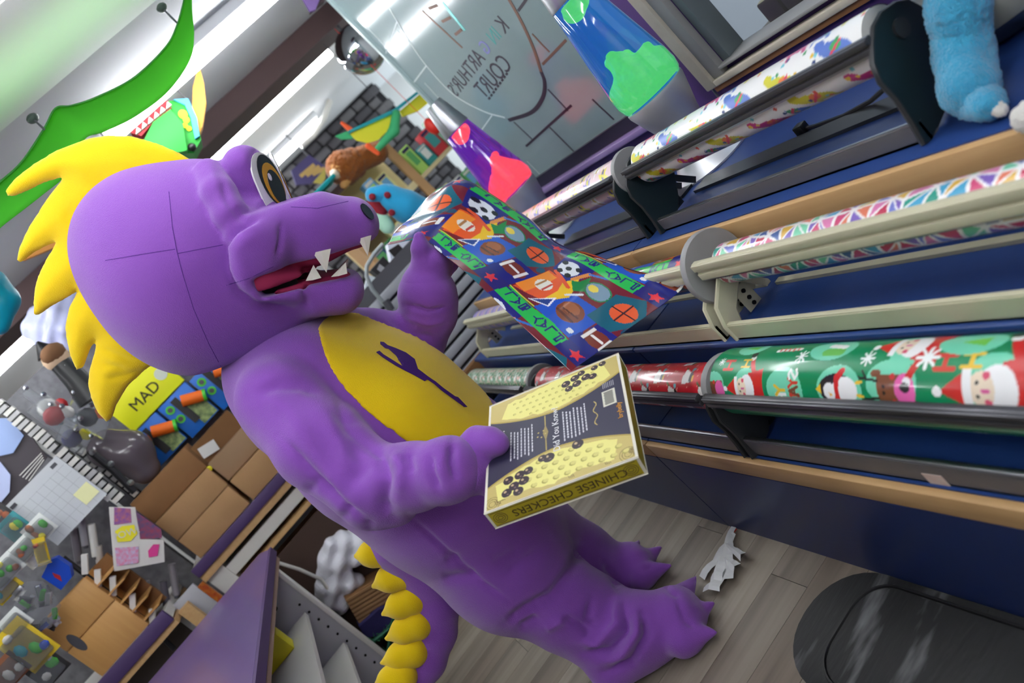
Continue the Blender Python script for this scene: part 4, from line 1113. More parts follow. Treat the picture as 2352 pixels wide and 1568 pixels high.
gb = thing('game_box', 'flat gold and navy board game box held in the right hand', 'box', tuple(bp(.5, .5, -BTH)))
m_gold = mat('gold_card', (190, 172, 92), .42, metal=.25); m_side = mat('gold_card_side', (186, 168, 40), .42, metal=.2)
m_ivory = mat('card_edge', (226, 222, 206), .6); m_ink = mat('brown_ink', (70, 56, 26), .6); m_wink = mat('white_ink', (236, 236, 238), .6); m_oink = mat('orange_ink', (226, 160, 60), .6)
MB().obox(bp(.5, .5, -BTH/2), BU, BV, BN, BW/2, BHt/2, BTH/2, .0025).build('carton', m_ivory, gb)
nb = 330
ub_, vb_ = np.meshgrid(np.linspace(.012, .988, nb), np.linspace(.012, .988, nb), indexing='ij')
def paint_cover(u, v):
    C = Canvas(u, v, (196, 178, 104)); gold2 = (176, 154, 70); ink = (122, 104, 50); navy = (44, 42, 66)
    for (cx, cy) in ((.05, .05), (.95, .05), (.05, .95), (.95, .95)):
        for k in range(3): C.ring(cx, cy, .02+.016*k, .024+.016*k, ink)
    r = random.Random(2)
    for _ in range(26):
        x, y = r.choice([r.uniform(.02, .1), r.uniform(.9, .98), r.uniform(.05, .95)]), r.choice([.05, .06, .93, .95]); 
        for k in range(4): C.line(x+.01*k, y-.018, x+.01*k+.012, y+.02, .0022, ink)
    up = []; lo = []
    for t in np.linspace(0, 1, 25): w = .165+.14*abs(2*t-1)**1.7; up.append((t, .5-w)); lo.append((t, .5+w))
    C.poly([(-.1, -1)]+[(t, y) for t, y in up]+[(1.1, -1)], (196, 178, 104))
    pale = (228, 222, 130)
    def jag(pts, c): C.poly([(x+r.uniform(-.012, .012), y+r.uniform(-.010, .010)) for x, y in pts], c)
    def along(f, a, b, n): return [(t, f(t)) for t in np.linspace(a, b, n)]
    e = lambda t: .165+.14*abs(2*t-1)**1.7
    C.poly(along(lambda t: .5-e(t)-.014, 0, 1, 25)+along(lambda t: .5+e(t)+.014, 1, 0, 25), gold2)
    C.poly(along(lambda t: .5-e(t), 0, 1, 25)+along(lambda t: .5+e(t), 1, 0, 25), navy)
    jag(along(lambda t: .5-e(t)-.035, .10, .92, 22)+along(lambda t: .035+.02*math.sin(t*9), .88, .14, 22), pale)
    jag(along(lambda t: .5+e(t)+.035, .08, .90, 22)+along(lambda t: .960-.03*math.sin(t*7)**2, .86, .10, 22), pale)
    for i in range(13):
        for j in range(4):
            x = .20+.05*i+.025*(j % 2); y = .09+.055*j
            if y < .5-e(x)-.055: C.ell(x, y, .012, .010, (176, 168, 80)); C.ell(x+.004, y+.003, .010, .008, (208, 200, 112))
    for i in range(9):
        for j in range(4):
            x = .30+.075*i+.037*(j % 2); y = .74+.060*j
            if y > .5+e(x)+.055: C.ell(x, y, .022, .018, (168, 158, 74)); C.ell(x+.006, y-.004, .019, .014, (212, 204, 118))
    def marble(x, y, q): C.ell(x, y, q, q*.95, (50, 36, 44)); C.ell(x-q*.3, y-q*.3, q*.28, q*.24, (196, 170, 130)); C.ell(x+q*.2, y+q*.4, q*.22, q*.14, (120, 96, 90))
    for x, y, q in ((.16, .80, .036), (.20, .865, .036), (.24, .79, .036), (.27, .85, .036), (.15, .90, .036), (.23, .92, .036), (.30, .78, .034), (.445, .735, .040), (.40, .72, .030), (.645, .715, .040), (.88, .70, .045), (.60, .10, .034), (.67, .075, .034), (.68, .14, .034), (.75, .11, .034), (.72, .05, .028), (.82, .05, .026), (.88, .04, .026), (.62, .16, .03), (.80, .13, .03)): marble(x, y, q)
    C.poly(along(lambda t: .5-e(t), 0, 1, 25)+along(lambda t: .5+e(t), 1, 0, 25), navy)
    # paragraphs of tiny white writing (vertical in the picture)
    for blk, n in ((.175, 7), (.56, 7)):
        for k in range(n):
            xx = blk+.026*k; y = .37+.012*(k % 3)
            while y < .63:
                L = r.uniform(.008, .022); C.line(xx, y, xx, y+L, .0045, (206, 206, 214)); y += L+.012
    C.poly([(.845, .33), (.935, .33), (.935, .48), (.845, .48)], (214, 212, 196))
    for k in range(14): C.line(.86, .345+.009*k, .918, .345+.009*k, .0022 if k % 3 else .0035, (40, 40, 40))
    for k in range(7): C.line(.86+.012*k, .25, .86+.012*k, .30, .003, (150, 150, 160))
    for t in np.linspace(0, 6.3, 40): C.ell(.785+.012*math.sin(t*2), .39+.035*t, .004, .004, (190, 168, 96))
    C.line(.43, .34, .43, .66, .004, (170, 150, 80)); C.poly([(.43, .42), (.45, .50), (.43, .58), (.41, .50)], (150, 132, 80))
    for k in range(5): C.ell(.40+.03*math.sin(k*1.3), .50+.03*math.cos(k*1.3), .006, .006, (190, 168, 96))
    return C.c
cv = (BP[0][None]+ub_.reshape(-1, 1)*BW*BU+vb_.reshape(-1, 1)*BHt*BV+BN*.0006)
obj('printed_cover', cv, grid_faces(nb, nb), mat('printed_card', (255, 255, 255), .4, attr='print', coat=.2), gb, False, paint_cover(ub_.ravel(), vb_.ravel()))
lettering('lettering', 'Did You Know?', .024, bp(.505, .50, .0010), -BV, -BU, m_wink, gb)
lettering('lettering', 'brybelly', .017, bp(.945, .56, .0010), -BV, -BU, m_oink, gb)
lettering('lettering', 'l!', .030, bp(.10, .34, .0010), -BV, -BU, m_wink, gb)
# long side that faces the camera
MB().obox(bp(.5, 1.0, -BTH/2)+BV*.0008, BU, BN, BV, BW/2*.975, BTH/2*.84, .0006).build('printed_side', m_side, gb)
MB().obox(bp(.5, 1.0, -BTH/2)+BV*.0012, BU, BN, BV, BW/2*.955, .0005, .0004).obox(bp(.5, 1.0, -BTH*.1)+BV*.0012, BU, BN, BV, BW/2*.955, .0005, .0004).obox(bp(.5, 1.0, -BTH*.9)+BV*.0012, BU, BN, BV, BW/2*.955, .0005, .0004).build('border_line', m_ink, gb) if False else None
MB().obox(bp(.5, 1.0, -BTH*.12)+BV*.0015, BU, BN, BV, BW/2*.95, .0006, .0004).obox(bp(.5, 1.0, -BTH*.88)+BV*.0015, BU, BN, BV, BW/2*.95, .0006, .0004).build('border_line', m_ink, gb)
lettering('lettering', 'CHINESE CHECKERS', .030, bp(.53, 1.0, -BTH/2)+BV*.0016, -BU, -BN, m_ink, gb)
for e_ in (.07, .93):
    q = MB()
    for k in range(3): q.tube([bp(e_, 1.0, -BTH/2)+BV*.0015+BU*(.016-.005*k)*math.cos(t)+BN*(.015-.005*k)*math.sin(t) for t in np.linspace(0, 2*math.pi, 14, endpoint=False)], .0007, 5, closed=True)
    q.build('scroll_ornament', m_ink, gb)
MB().obox(bp(1.0, .5, -BTH/2)+BU*.0008, BV, BN, BU, BHt/2*.975, BTH/2*.84, .0006).build('printed_side', m_side, gb)
# ================================================================== window wall: sign pane, second window, lamps, plush
m_pane = mat('frosted_pane', (128, 146, 148), .12, noise=(2.2, .35, (150, 166, 168)), spec=.7)
m_ink_b = mat('pane_black_ink', (40, 30, 48), .5); m_ink_br = mat('pane_brown_ink', (112, 78, 62), .5); m_ink_w = mat('pane_pale_ink', (190, 202, 204), .5); m_holo = mat('pane_holographic_ink', (120, 200, 196), .25, metal=.4); m_pink_i = mat('pane_violet_ink', (120, 120, 190), .4)
YP = YW-.02
w1 = struct(MB().box(2.50, XE-.012, YP-.012, YP, 1.04, 2.62).build('window_1', m_pane))
def ink(px, w, m, name='painted_line'):
    pts = [onY(x, y, YP+.0008) for x, y in px]
    for i in range(len(pts)-1):
        MB().bar(pts[i], pts[i+1], .0012, w, (0, 0, 1) if abs(pts[i+1][2]-pts[i][2]) < abs(pts[i+1][0]-pts[i][0]) else (1, 0, 0)).build(name, m, w1)
def curve_ink(px, w, m, name='painted_arch'):
    q = np.array(px, float); t = np.arange(len(q)); s_ = np.linspace(0, len(q)-1, 6*len(q))
    pts = catmull(t.astype(float), [onY(x, y, YP+.001) for x, y in q], s_)
    V, Fc = [], []
    for i, p in enumerate(pts):
        d = pts[min(i+1, len(pts)-1)]-pts[max(i-1, 0)]; d /= np.linalg.norm(d); nn = np.cross(d, (0, 1, 0))
        V += [p+nn*w/2, p-nn*w/2]
    for i in range(len(pts)-1): Fc.append((2*i, 2*i+1, 2*i+3, 2*i+2))
    o = obj(name, np.array(V), Fc, m, w1); md = o.modifiers.new('t', 'SOLIDIFY'); md.thickness = .001; return o
curve_ink([(1158, -20), (1195, 45), (1225, 110), (1243, 165)], .018, m_ink_br); curve_ink([(1243, 165), (1251, 190), (1246, 225), (1220, 258), (1168, 276)], .020, m_ink_b)
curve_ink([(895, 20), (925, 70), (975, 145), (1040, 215), (1110, 255), (1160, 270)], .010, m_ink_w)
for a, b, m, w in (((1208, 336), (1312, 242), m_ink_b, .012), ((1180, 280), (1222, 320), m_ink_b, .009), ((1258, 205), (1305, 255), m_ink_b, .009), ((1262, 292), (1318, 348), m_ink_b, .009), ((1190, 25), (1215, -10), m_ink_b, .012), ((1246, 148), (1300, 92), m_ink_br, .012), ((1222, 78), (1262, 120), m_ink_br, .009), ((1360, 228), (1410, 275), m_ink_b, .009),
    ((912, 50), (885, 125), m_ink_w, .008), ((980, 150), (950, 190), m_ink_w, .008), ((830, 50), (885, 105), m_ink_w, .006), ((912, 70), (940, 98), m_ink_w, .006), ((975, 190), (1012, 230), m_ink_w, .006), ((1130, 265), (1105, 300), m_ink_w, .006), ((1210, 370), (1240, 400), m_ink_w, .006), ((970, 25), (1062, 110), m_ink_br, .012), ((1015, 5), (1068, 70), m_holo, .02), ((985, 20), (1005, 12), m_ink_br, .014), ((1015, 50), (1035, 40), m_ink_br, .014), ((1045, 80), (1060, 68), m_ink_br, .014)):
    ink([a, b], w, m)
def ptext(t, px, size, m): lettering('lettering', t, size, onY(*px, YP+.0012), (1, 0, 0), (0, 0, 1), m, w1, align='LEFT')
ptext('K', (1160, 50), .105, m_ink_b); ptext('IN', (1143, 72), .095, m_holo); ptext('G', (1120, 102), .095, m_pink_i); ptext('ARTHUR\u2019S', (1104, 124), .112, m_ink_b)
ptext('COURT', (1165, 138), .125, m_ink_b);
for k in range(9): ink([(1165-5*k, 168+7*k), (1162-5*k, 172+7*k)], .012, m_ink_b, 'small_print')
# purple sill along the foot of the pane, dark reveal behind it
struct(MB().box(2.50, XE, YW-.0, YW+.055, 1.015, 1.042, .006).build('trim_3', mat('lilac_sill', (150, 126, 178), .3, coat=.3)))
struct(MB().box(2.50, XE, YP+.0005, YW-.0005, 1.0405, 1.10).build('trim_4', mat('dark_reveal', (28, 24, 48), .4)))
# second window with cream frame and maple strip under it
w2 = struct(MB().box(.35, 2.10, YW-.10, YW-.09, 1.06, 2.35).build('window_2', mat('grey_window_glass', (214, 222, 226), .1, trans=.95, ior=1.03)))
m_stop = mat('grey_stop', (150, 150, 148), .5)
for (a, b) in ((2.152, 2.205), (.25, .30)): MB().box(a, b, YW-.0, YW+.045, 1.019, 2.42, .006).build('frame', m_cream, w2)
for (a, b) in ((2.097, 2.152), (.30, .35)): MB().box(a, b, YW-.0, YW+.032, 1.042, 2.40, .004).build('window_stop', m_stop, w2)
MB().box(.30, 2.152, YW+.0, YW+.045, 1.019, 1.042, .004).build('frame', m_cream, w2); MB().box(.30, 2.152, YW+.0, YW+.045, 2.40, 2.44, .006).build('frame', m_cream, w2)
MB().box(.35, 2.097, YW-.085, YW+.036, 1.0605, 1.072, .003).build('window_sill', m_stop, w2)
MB().box(2.06, 2.097, YW-.085, YW-.0, 1.072, 2.35, .003).build('inner_jamb', mat('grey_green_jamb', (104, 114, 118), .5), w2)
struct(MB().box(.25, 2.19, YW-.0, YW+.026, .996, 1.019, .004).build('trim_5', mat('orange_maple', (196, 138, 84), .5, noise=(14, .5, (170, 112, 62)), stretch=(.25, 4, 4))))
wo = struct(MB().box(-3, 4.0, -6.6, -6.5, 0, 3.2).build('wall_outside', mat('outside_grey', (176, 184, 190), .9)))
rr_ = random.Random(11); x = .4
m_stones = [mat('stone_cream', (206, 192, 150), .9), mat('stone_brown', (104, 84, 70), .9), mat('stone_tan', (156, 134, 104), .9)]
while x < 2.1:
    w = rr_.uniform(.05, .11); h = rr_.uniform(.04, .10)
    MB().box(x, x+w-.008, YW-.40, YW-.28, 1.02, 1.05+h, .012).build('stone', rr_.choice(m_stones), wo); x += w
MB().box(.3, 2.2, YW-.42, YW-.26, .0, 1.02).build('ledge', mat('outside_ledge', (150, 140, 126), .9), wo)
# cord running down beside the window frame
cd = MB().tube([onY(x, y, YW+.008) for x, y in ((1490, -20), (1515, 40), (1540, 90), (1580, 135), (1620, 185), (1650, 222))], .0045, 6).build('window_cord', mat('grey_cord', (150, 150, 158), .5))
tag(cd, 'pale cord hanging on the purple wall beside the window', 'cord')

# ---- lava lamps
def lava(label, x, y, liq, wax, glow, seed, zt):
    t = thing('lava_lamp', label, 'lamp', (x, y, Z3+.0005), 'lava lamps on the top shelf')
    z = Z3+.001
    MB().lathe((x, y, z), [(.150, 0), (.150, .006), (.125, .03), (.095, .075), (.078, .115), (.074, .145), (.080, .175), (.098, .235), (.112, .285), (.112, .297), (.10, .297)], 48).build('base', mat('brushed_aluminium', (206, 208, 212), .4, metal=.75, bump=(200, .03), stretch=(1, 1, .02)), t)
    g0 = z+.298
    MB().lathe((x, y, g0), [(.108, 0), (.116, .012), (.121, .04), (.118, .085), (.104, .18), (.088, .29), (.073, .395), (.070, .40)], 48).build('glass', mat('lamp_glass_'+label[:4], liq, .03, trans=.97, ior=1.14, coat=1.0, emit=(liq, .12)), t)
    r = random.Random(seed)
    Fd = Field((x-.13, y-.13, g0-.01), (x+.13, y+.13, g0+.42), .007)
    Fd.rc((x, y, g0+.0), (x, y, g0+.03), .107, .105, .02)
    for _ in range(9): Fd.rc((x+r.uniform(-.06, .06), y+r.uniform(-.06, .06), g0+.07), (x+r.uniform(-.065, .065), y+r.uniform(-.065, .065), g0+r.uniform(.10, .19)), .034, .018, .014)
    Fd.rc((x+.02, y, g0+.36), (x, y, g0+.375), .035, .045, .02)
    Fd.cut((x, y, g0+.006), (0, 0, -1)); Fd.cut((x, y, g0+.393), (0, 0, 1))
    v_, f_ = Fd.mesh(); obj('wax', smooth_verts(v_, f_, 1), f_, mat('lamp_wax_'+label[:4], wax, .35, noise=(24, .8, tuple(int(c*.45) for c in wax), (.4, .7)), emit=(wax, glow*.6)), t, True)
    MB().lathe((x, y, g0+.40), [(.074, 0), (.074, .01), (.060, .10), (.050, .155), (.048, .16)], 40).build('cap', m_steel, t)
    # plug cord of the lamp
    return t
lava('blue lava lamp with green wax standing in front of the window', 2.13, -1.52, (50, 140, 224), (140, 214, 0), 1.5, 3, 0)
lava('violet lava lamp with glowing red wax behind the paper sheet', 3.43, -1.50, (130, 50, 200), (255, 104, 0), 3.0, 8, 0)
pl_c = thing('power_cord', 'black power cord with plug lying under the white roll', 'cord', (1.6, -1.42, Z3))
MB().tube([onZ(2030, 205, Z3+.05), onZ(2000, 232, Z3+.02), onZ(1940, 265, Z3+.008), onZ(1870, 290, Z3+.006), onZ(1845, 296, Z3+.012)], .006, 8).build('cable', m_black, pl_c)
q = onZ(1840, 295, Z3+.016); MB().box(q[0]-.016, q[0]+.016, q[1]-.014, q[1]+.014, q[2]-.0155, q[2]+.014, .004).build('plug', m_black, pl_c)
# ---- shaggy blue plush sitting on the top shelf, only one leg in view
m_bfur = mat('blue_plush', (62, 176, 216), .95, noise=(40, .5, (30, 130, 180)), bump=(260, .8), sheen=.5)
m_wfur = mat('white_plush', (232, 230, 222), .95, bump=(260, .8), sheen=.4)
pt = thing('plush_toy', 'shaggy blue plush with one leg hanging on the top shelf', 'plush toy', tuple(onZ(2225, 240, Z3)))
def furry(name, chain, rs, m, parent, k=.02, h=.006, amp=.005):
    c = np.array(chain); Fd = Field(c.min(0)-max(rs)-.03, c.max(0)+max(rs)+.03, h); Fd.chain(chain, rs, k)
    Fd.cut((0, 0, Z3+.001), (0, 0, -1)) if name in ('leg', 'paw') and parent is pt else None
    v_, f_ = Fd.mesh(); n_ = vnormals(v_, f_); s = np.random.default_rng(len(v_))
    v_ = v_+n_*(s.random(len(v_))[:, None]*amp)
    return obj(name, v_, f_, m, parent, True)
lp = [onY(2196, -60, -1.30), onY(2200, 20, -1.27), onY(2212, 120, -1.24), onZ(2225, 200, Z3+.055)]
furry('leg', lp, [.052, .046, .044, .048], m_bfur, pt)
ft = onZ(2232, 225, Z3+.035)
furry('foot', [ft, ft+np.array([-.045, .035, -.004])], [.036, .028], m_bfur, pt)
for i in range(3):
    c = ft+np.array([-.062+.022*i, .045-.006*i, -.012]); furry('toe', [c, c+np.array([-.012, .010, -.004])], [.013, .009], m_wfur if i < 1 else m_bfur, pt, h=.004, amp=.003)
furry('body', [lp[0]+np.array([.02, -.02, .10]), lp[0]+np.array([.0, -.06, .22])], [.10, .09], m_bfur, pt, h=.01)
p2 = thing('plush_ball', 'white fluffy plush tip at the right edge of the top shelf', 'plush toy', tuple(onZ(2350, 270, Z3)))
c = onZ(2362, 268, Z3+.024); furry('fluff', [c, c+np.array([-.02, -.01, .004])], [.022, .02], m_wfur, p2, h=.005)
bw = thing('metal_bowl', 'grey metal dish standing beside the blue plush leg', 'bowl', (1.16, -1.55, Z3))
MB().lathe((1.10, -1.53, Z3+.0008), [(.085, 0), (.14, .012), (.17, .05), (.165, .10), (.13, .15), (.06, .18), (.02, .19)], 40).build('shell', mat('dull_steel', (128, 132, 130), .28, metal=.9), bw)
MB().lathe((1.10, -1.53, Z3+.191), [(.02, 0), (.026, .012), (.012, .024)], 18).build('knob', m_steel, bw)

# ---- floor: anti-fatigue mat and torn white paper
mt = thing('floor_mat', 'black marbled rubber mat with rounded corner by the counter', 'mat', (1.2, -.46, 0))
m_mat = mat('black_marble_rubber', (26, 27, 28), .5, noise=(13, .8, (150, 152, 154), (.56, .78)), bump=(60, .2), stretch=(1.0, .22, 1))
def rrect(x0, x1, y0, y1, r, n=8):
    p = []
    for cx, cy, a in ((x1-r, y1-r, 0), (x0+r, y1-r, 90), (x0+r, y0+r, 180), (x1-r, y0+r, 270)):
        p += [(cx+r*math.cos(math.radians(a+90*k/n)), cy+r*math.sin(math.radians(a+90*k/n))) for k in range(n+1)]
    return p
MB().prism([(x, y, .001) for x, y in rrect(.55, 1.660, -.632, -.29, .165)], (0, 0, .012)).build('rim', m_mat, mt)
MB().prism([(x, y, .013) for x, y in rrect(.62, 1.525, -.60, -.33, .09)], (0, 0, .005)).build('pad', m_mat, mt)
MB().tube([(x, y, .0135) for x, y in rrect(.61, 1.535, -.61, -.32, .095)], .005, 6, closed=True).build('groove', m_black, mt)
tp_ = thing('torn_paper', 'crumpled strip of torn white paper lying before the toes', 'paper', (2.06, -.5, 0))
m_wp = mat('white_tissue', (206, 208, 208), .7)
for i, (a, b, w, z) in enumerate((((2.13, -.630), (2.04, -.43), .030, .006), ((2.11, -.60), (1.99, -.45), .026, .010), ((2.10, -.61), (2.12, -.43), .022, .004), ((2.06, -.52), (1.985, -.50), .020, .014), ((2.08, -.56), (1.98, -.54), .016, .018), ((2.06, -.50), (2.03, -.40), .040, .012))):
    n = 9; V = []; a_ = np.array([*a, 0]); b_ = np.array([*b, 0]); d = b_-a_; sd = np.array([-d[1], d[0], 0])/np.linalg.norm(d)
    for k in range(n):
        t = k/(n-1); p = a_+d*t; zz = z+.010*abs(math.sin(t*7+i))+.003
        V += [p+sd*w*(.4+.6*t)+np.array([0, 0, zz]), p+np.array([0, 0, zz+.010]), p-sd*w*(.4+.6*t)+np.array([0, 0, max(zz-.006, .002)])]
    Fq = []
    for k in range(n-1): Fq += [(3*k, 3*k+1, 3*k+4, 3*k+3), (3*k+1, 3*k+2, 3*k+5, 3*k+4)]
    o = obj('strip', np.array(V), Fq, m_wp, tp_); o.modifiers.new('t', 'SOLIDIFY').thickness = .0006
MB().box(2.120, 2.140, -.634, -.620, .001, .012, .002).build('red_tab', mat('red_tab', (200, 50, 40), .5), tp_)
st_ = tag(MB().obox(onY(2150, 1102, -.6625), (1, 0, -.02), (0, 1, 0), (.02, 0, 1), .022, .0006, .016).build('price_sticker', mat('peeling_sticker', (214, 206, 196), .6, noise=(60, .3, (224, 120, 100)))), 'peeling white price sticker on the grey lower rail', 'sticker')
# ================================================================== left counter, shelves and stock behind the figure
m_card = mat('cardboard', (176, 138, 96), .85, noise=(12, .4, (160, 120, 80)), bump=(90, .08)); m_cardd = mat('cardboard_dark', (140, 100, 62), .85, noise=(12, .4, (124, 86, 52)))
m_pboard = mat('purple_melamine', (96, 76, 126), .3, noise=(3, .4, (120, 100, 150)), coat=.3); m_pedge = mat('purple_edge', (74, 54, 98), .5)
m_grey_l = mat('light_grey_board', (172, 172, 178), .5); m_off = mat('off_white', (214, 212, 206), .6); m_tan = mat('tan_trim', (150, 126, 112), .5)
m_clear = mat('clear_plastic', (225, 230, 235), .08, trans=.85, ior=1.08, alpha=.6); m_red = mat('red_plastic', (170, 30, 36), .4); m_blue = mat('blue_plastic', (24, 74, 190), .3); m_orange = mat('orange_foam', (234, 108, 24), .6); m_green = mat('green_plastic', (70, 190, 50), .4); m_teal = mat('teal_plastic', (30, 150, 160), .4); m_yel2 = mat('yellow_card', (232, 222, 40), .5); m_navy2 = mat('navy_card', (44, 40, 84), .6)
m_gun = mat('dark_grey_board', (74, 74, 80), .6); m_backp = mat('grey_back_board', (118, 118, 122), .6, noise=(18, .6, (84, 82, 88), (.4, .6)))
# ---- display case nearest on the left: purple top, grey sides, open shelves facing the aisle
cs = thing('display_case', 'low open display case with purple top in the left foreground', 'display case', (2.7, .9, 0))
MB().prism([(3.62, .53, .862), (1.2, .745, .862), (1.2, 1.45, .862), (3.72, 1.28, .862), (3.735, .585, .862)], (0, 0, .036)).build('top', m_pboard, cs)
MB().bar((3.60, .538, .848), (1.2, .750, .848), .022, .026).build('front_trim', m_tan, cs); MB().bar((3.625, .522, .880), (1.2, .736, .880), .014, .036).build('top_edge', m_pedge, cs)
MB().box(3.46, 3.50, .565, 1.22, 0, .860).build('end_panel', m_grey_l, cs)
MB().box(3.452, 3.508, .548, .566, 0, .860, .003).build('panel_edge', m_off, cs)
MB().box(1.2, 3.46, 1.20, 1.24, 0, .86).build('back_panel', m_grey_l, cs)
for z in (.600, .375, .14): MB().box(1.2, 3.45, .615, 1.19, z, z+.022).build('shelf', m_off, cs)
for z in np.arange(.22, .70, .055): MB().tube([(3.462, .605, z), (3.457, .605, z)], .006, 8).build('peg_hole', m_dark, cs)
for z in (.735, .765): MB().tube([(3.462, .68, z), (3.456, .68, z)], .014, 10).build('cable_hole', m_dark, cs)
yb_ = tag(box_obj('yellow_pad', m_yel2, None, 3.20, 3.30, .70, .95, .6225, .72, .004), 'yellow pad standing on the shelf of the open display case', 'pad')
orn = thing('ornament_ball', 'multicoloured ornament ball beside the tail spikes', 'ornament', (3.30, .50, 0))
oc = np.array(onZ(872, 1560, .075)); MB().ball(oc, .072, 20).build('ball', mat('painted_ornament', (150, 40, 30), .2, noise=(30, .9, (40, 60, 160)), coat=.8), orn)
for i in range(5):
    a = i*1.25; MB().ball(oc+np.array([-.06, .03*math.sin(a), .03*math.cos(a)]), .016, 8, (.5, 1, 1)).build('spot', (m_yel2, m_orange, m_green, m_off, m_blue)[i], orn)
gar = thing('garland', 'dark green tinsel garland lying behind the tail', 'garland', (3.55, .55, 0))
r_ = random.Random(21); pts = [onX(x, y, 3.62) for x, y in ((845, 1480), (860, 1470), (880, 1455), (895, 1440), (905, 1420), (890, 1500), (850, 1520), (840, 1545))]
MB().tube(pts, .010, 6).build('stem', mat('tinsel_green', (16, 92, 62), .4, metal=.3), gar)
for p in pts:
    for k in range(5): MB().bar(p, p+np.array([r_.uniform(-.03, .03), r_.uniform(-.03, .03), r_.uniform(-.02, .03)]), .004, .002).build('needle', MATS['tinsel_green'], gar)
# ---- bin with white bag, corrugated box and cloth behind the case
bn = thing('storage_bin', 'dark open bin with pale rim behind the display case', 'bin', (3.97, .5, 0))
MB().box(3.84, 4.095, .10, .655, .0, .02).box(4.08, 4.095, .10, .655, .02, .76).box(3.84, 4.095, .10, .115, .02, .60).box(3.84, 4.095, .64, .655, .02, .78).build('shell', mat('bin_brown', (66, 48, 40), .8), bn)
MB().box(3.83, 4.10, .640, .662, .775, .795, .004).build('rim', m_off, bn)
MB().tube([(3.93, .60, .78), (3.94, .56, .66), (3.95, .535, .54), (3.95, .56, .44)], .009, 8).build('cord', m_off, bn)
wb_ = thing('plastic_bag', 'crumpled white plastic bag stuffed in the dark bin', 'bag', (3.98, .48, .2))
Fd = Field((3.82, .2, .2), (4.2, .72, .80), .014)
for (x, y, a, b) in ((830, 1260, .09, .10), (790, 1270, .07, .09), (770, 1310, .07, .07), (760, 1360, .07, .06), (780, 1390, .05, .05), (800, 1340, .07, .07)):
    p = onX(x, y, 4.0); Fd.rc(p, p+np.array([.02, .01, .02]), a, b, .03)
v_, f_ = Fd.mesh(); s = np.random.default_rng(5); P3 = v_*18
v_ = v_+vnormals(v_, f_)*(.018*(np.sin(P3[:, 1]*2.3+P3[:, 2])*np.sin(P3[:, 2]*3.1-P3[:, 0])))[:, None]
obj('bag_film', v_, f_, mat('white_bag', (214, 214, 222), .35), wb_, False)
rb_ = thing('corrugated_box', 'ribbed brown cardboard box wedged below the white bag', 'cardboard box', (3.9, .45, .1))
a_, b_ = onX(792, 1375, 3.9), onX(885, 1320, 3.9); c_ = onX(825, 1432, 3.9); dy = b_-a_; dz = c_-a_
MB().prism([a_, b_, b_+dz, a_+dz], (.16, 0, 0)).build('body', m_cardd, rb_)
for k in range(7):
    q = a_+dz*(k+.5)/7; MB().bar(q+np.array([-.004, 0, 0]), q+dy+np.array([-.004, 0, 0]), .010, np.linalg.norm(dz)/7*.6).build('rib', m_card, rb_)
cl = MB()
p0 = [onX(x, y, 3.85) for x, y in ((825, 1440), (870, 1400), (900, 1390), (905, 1430), (870, 1460), (840, 1465))]
tag(cl.prism(p0, (.10, 0, 0)).build('navy_cloth', mat('navy_cloth', (44, 40, 92), .9, bump=(40, .6))), 'dark navy cloth heaped under the ribbed cardboard box', 'cloth')

# ---- long shelf unit with cardboard boxes
su = thing('shelf_unit', 'shelf unit with purple front edge carrying the cardboard boxes', 'shelf', (4.4, .6, 0))
MB().box(4.13, 4.60, .02, .905, .985, 1.035).build('shelf', m_off, su); MB().box(4.105, 4.13, .02, .905, .985, 1.042, .004).build('purple_edge', m_pedge, su)
MB().box(4.12, 4.60, .02, .905, .945, .985).build('maple_strip', m_wood, su)
MB().box(4.16, 4.60, .02, .80, .85, .915).build('white_panel', m_off, su); MB().box(4.13, 4.60, .02, .80, .80, .822).build('maple_shelf', m_wood, su)
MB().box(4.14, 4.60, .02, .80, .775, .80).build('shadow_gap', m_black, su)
MB().box(4.30, 4.33, .02, .905, .30, .775).build('inner_panel', m_cardd, su)
MB().box(4.58, 4.61, .02, .95, 0, 2.3).build('back_panel', m_backp, su)
MB().box(4.15, 4.60, .80, .90, 0, .945).build('side_panel', m_off, su)
GB = 'brown cardboard boxes on the purple-edged shelf'
def carton(label, y0, y1, z0, z1, m, x0=4.14, x1=4.45, flap=False):
    t = thing('cardboard_box', label, 'cardboard box', ((x0+x1)/2, (y0+y1)/2, z0), GB)
    MB().box(x0, x1, y0, y1, z0+.0005, z1-.0005, .004).build('carton', m, t)
    if False: MB().box(x0-.0008, x0+.0, (y0+y1)/2-.02, (y0+y1)/2+.02, z0+.001, z1-.001).build('tape', mat('packing_tape', (190, 156, 112), .25), t)
    if flap:
        MB().obox((x0-.004, (y0+y1)/2, z1-.07), (0, 1, 0), (.15, 0, 1), (1, 0, -.15), (y1-y0)/2, .075, .002).build('flap', m_cardd, t)
    return t
carton('brown cardboard box at the bottom left of the shelf stack', .485, .835, 1.0425, 1.188, m_card)
carton('brown cardboard box in the middle of the left shelf stack', .480, .835, 1.190, 1.328, m_card)
carton('dark flapped cardboard box on top of the left shelf stack', .475, .840, 1.330, 1.482, m_cardd, 4.16)
carton('brown cardboard box beside the purple sleeve on the shelf', .10, .462, 1.0425, 1.195, m_card)
bx = carton('open cardboard box with a white shipping label', .12, .468, 1.198, 1.335, mat('cardboard_grey', (158, 128, 98), .85), 4.18)
MB().obox((4.176, .33, 1.395), (0, 1, 0), (-.2, 0, 1), (1, 0, .2), .13, .058, .002).build('flap', m_cardd, bx); MB().obox((4.160, .405, 1.385), (0, .96, .28), (0, -.28, .96), (1, 0, 0), .045, .030, .001).build('shipping_label', m_off, bx)
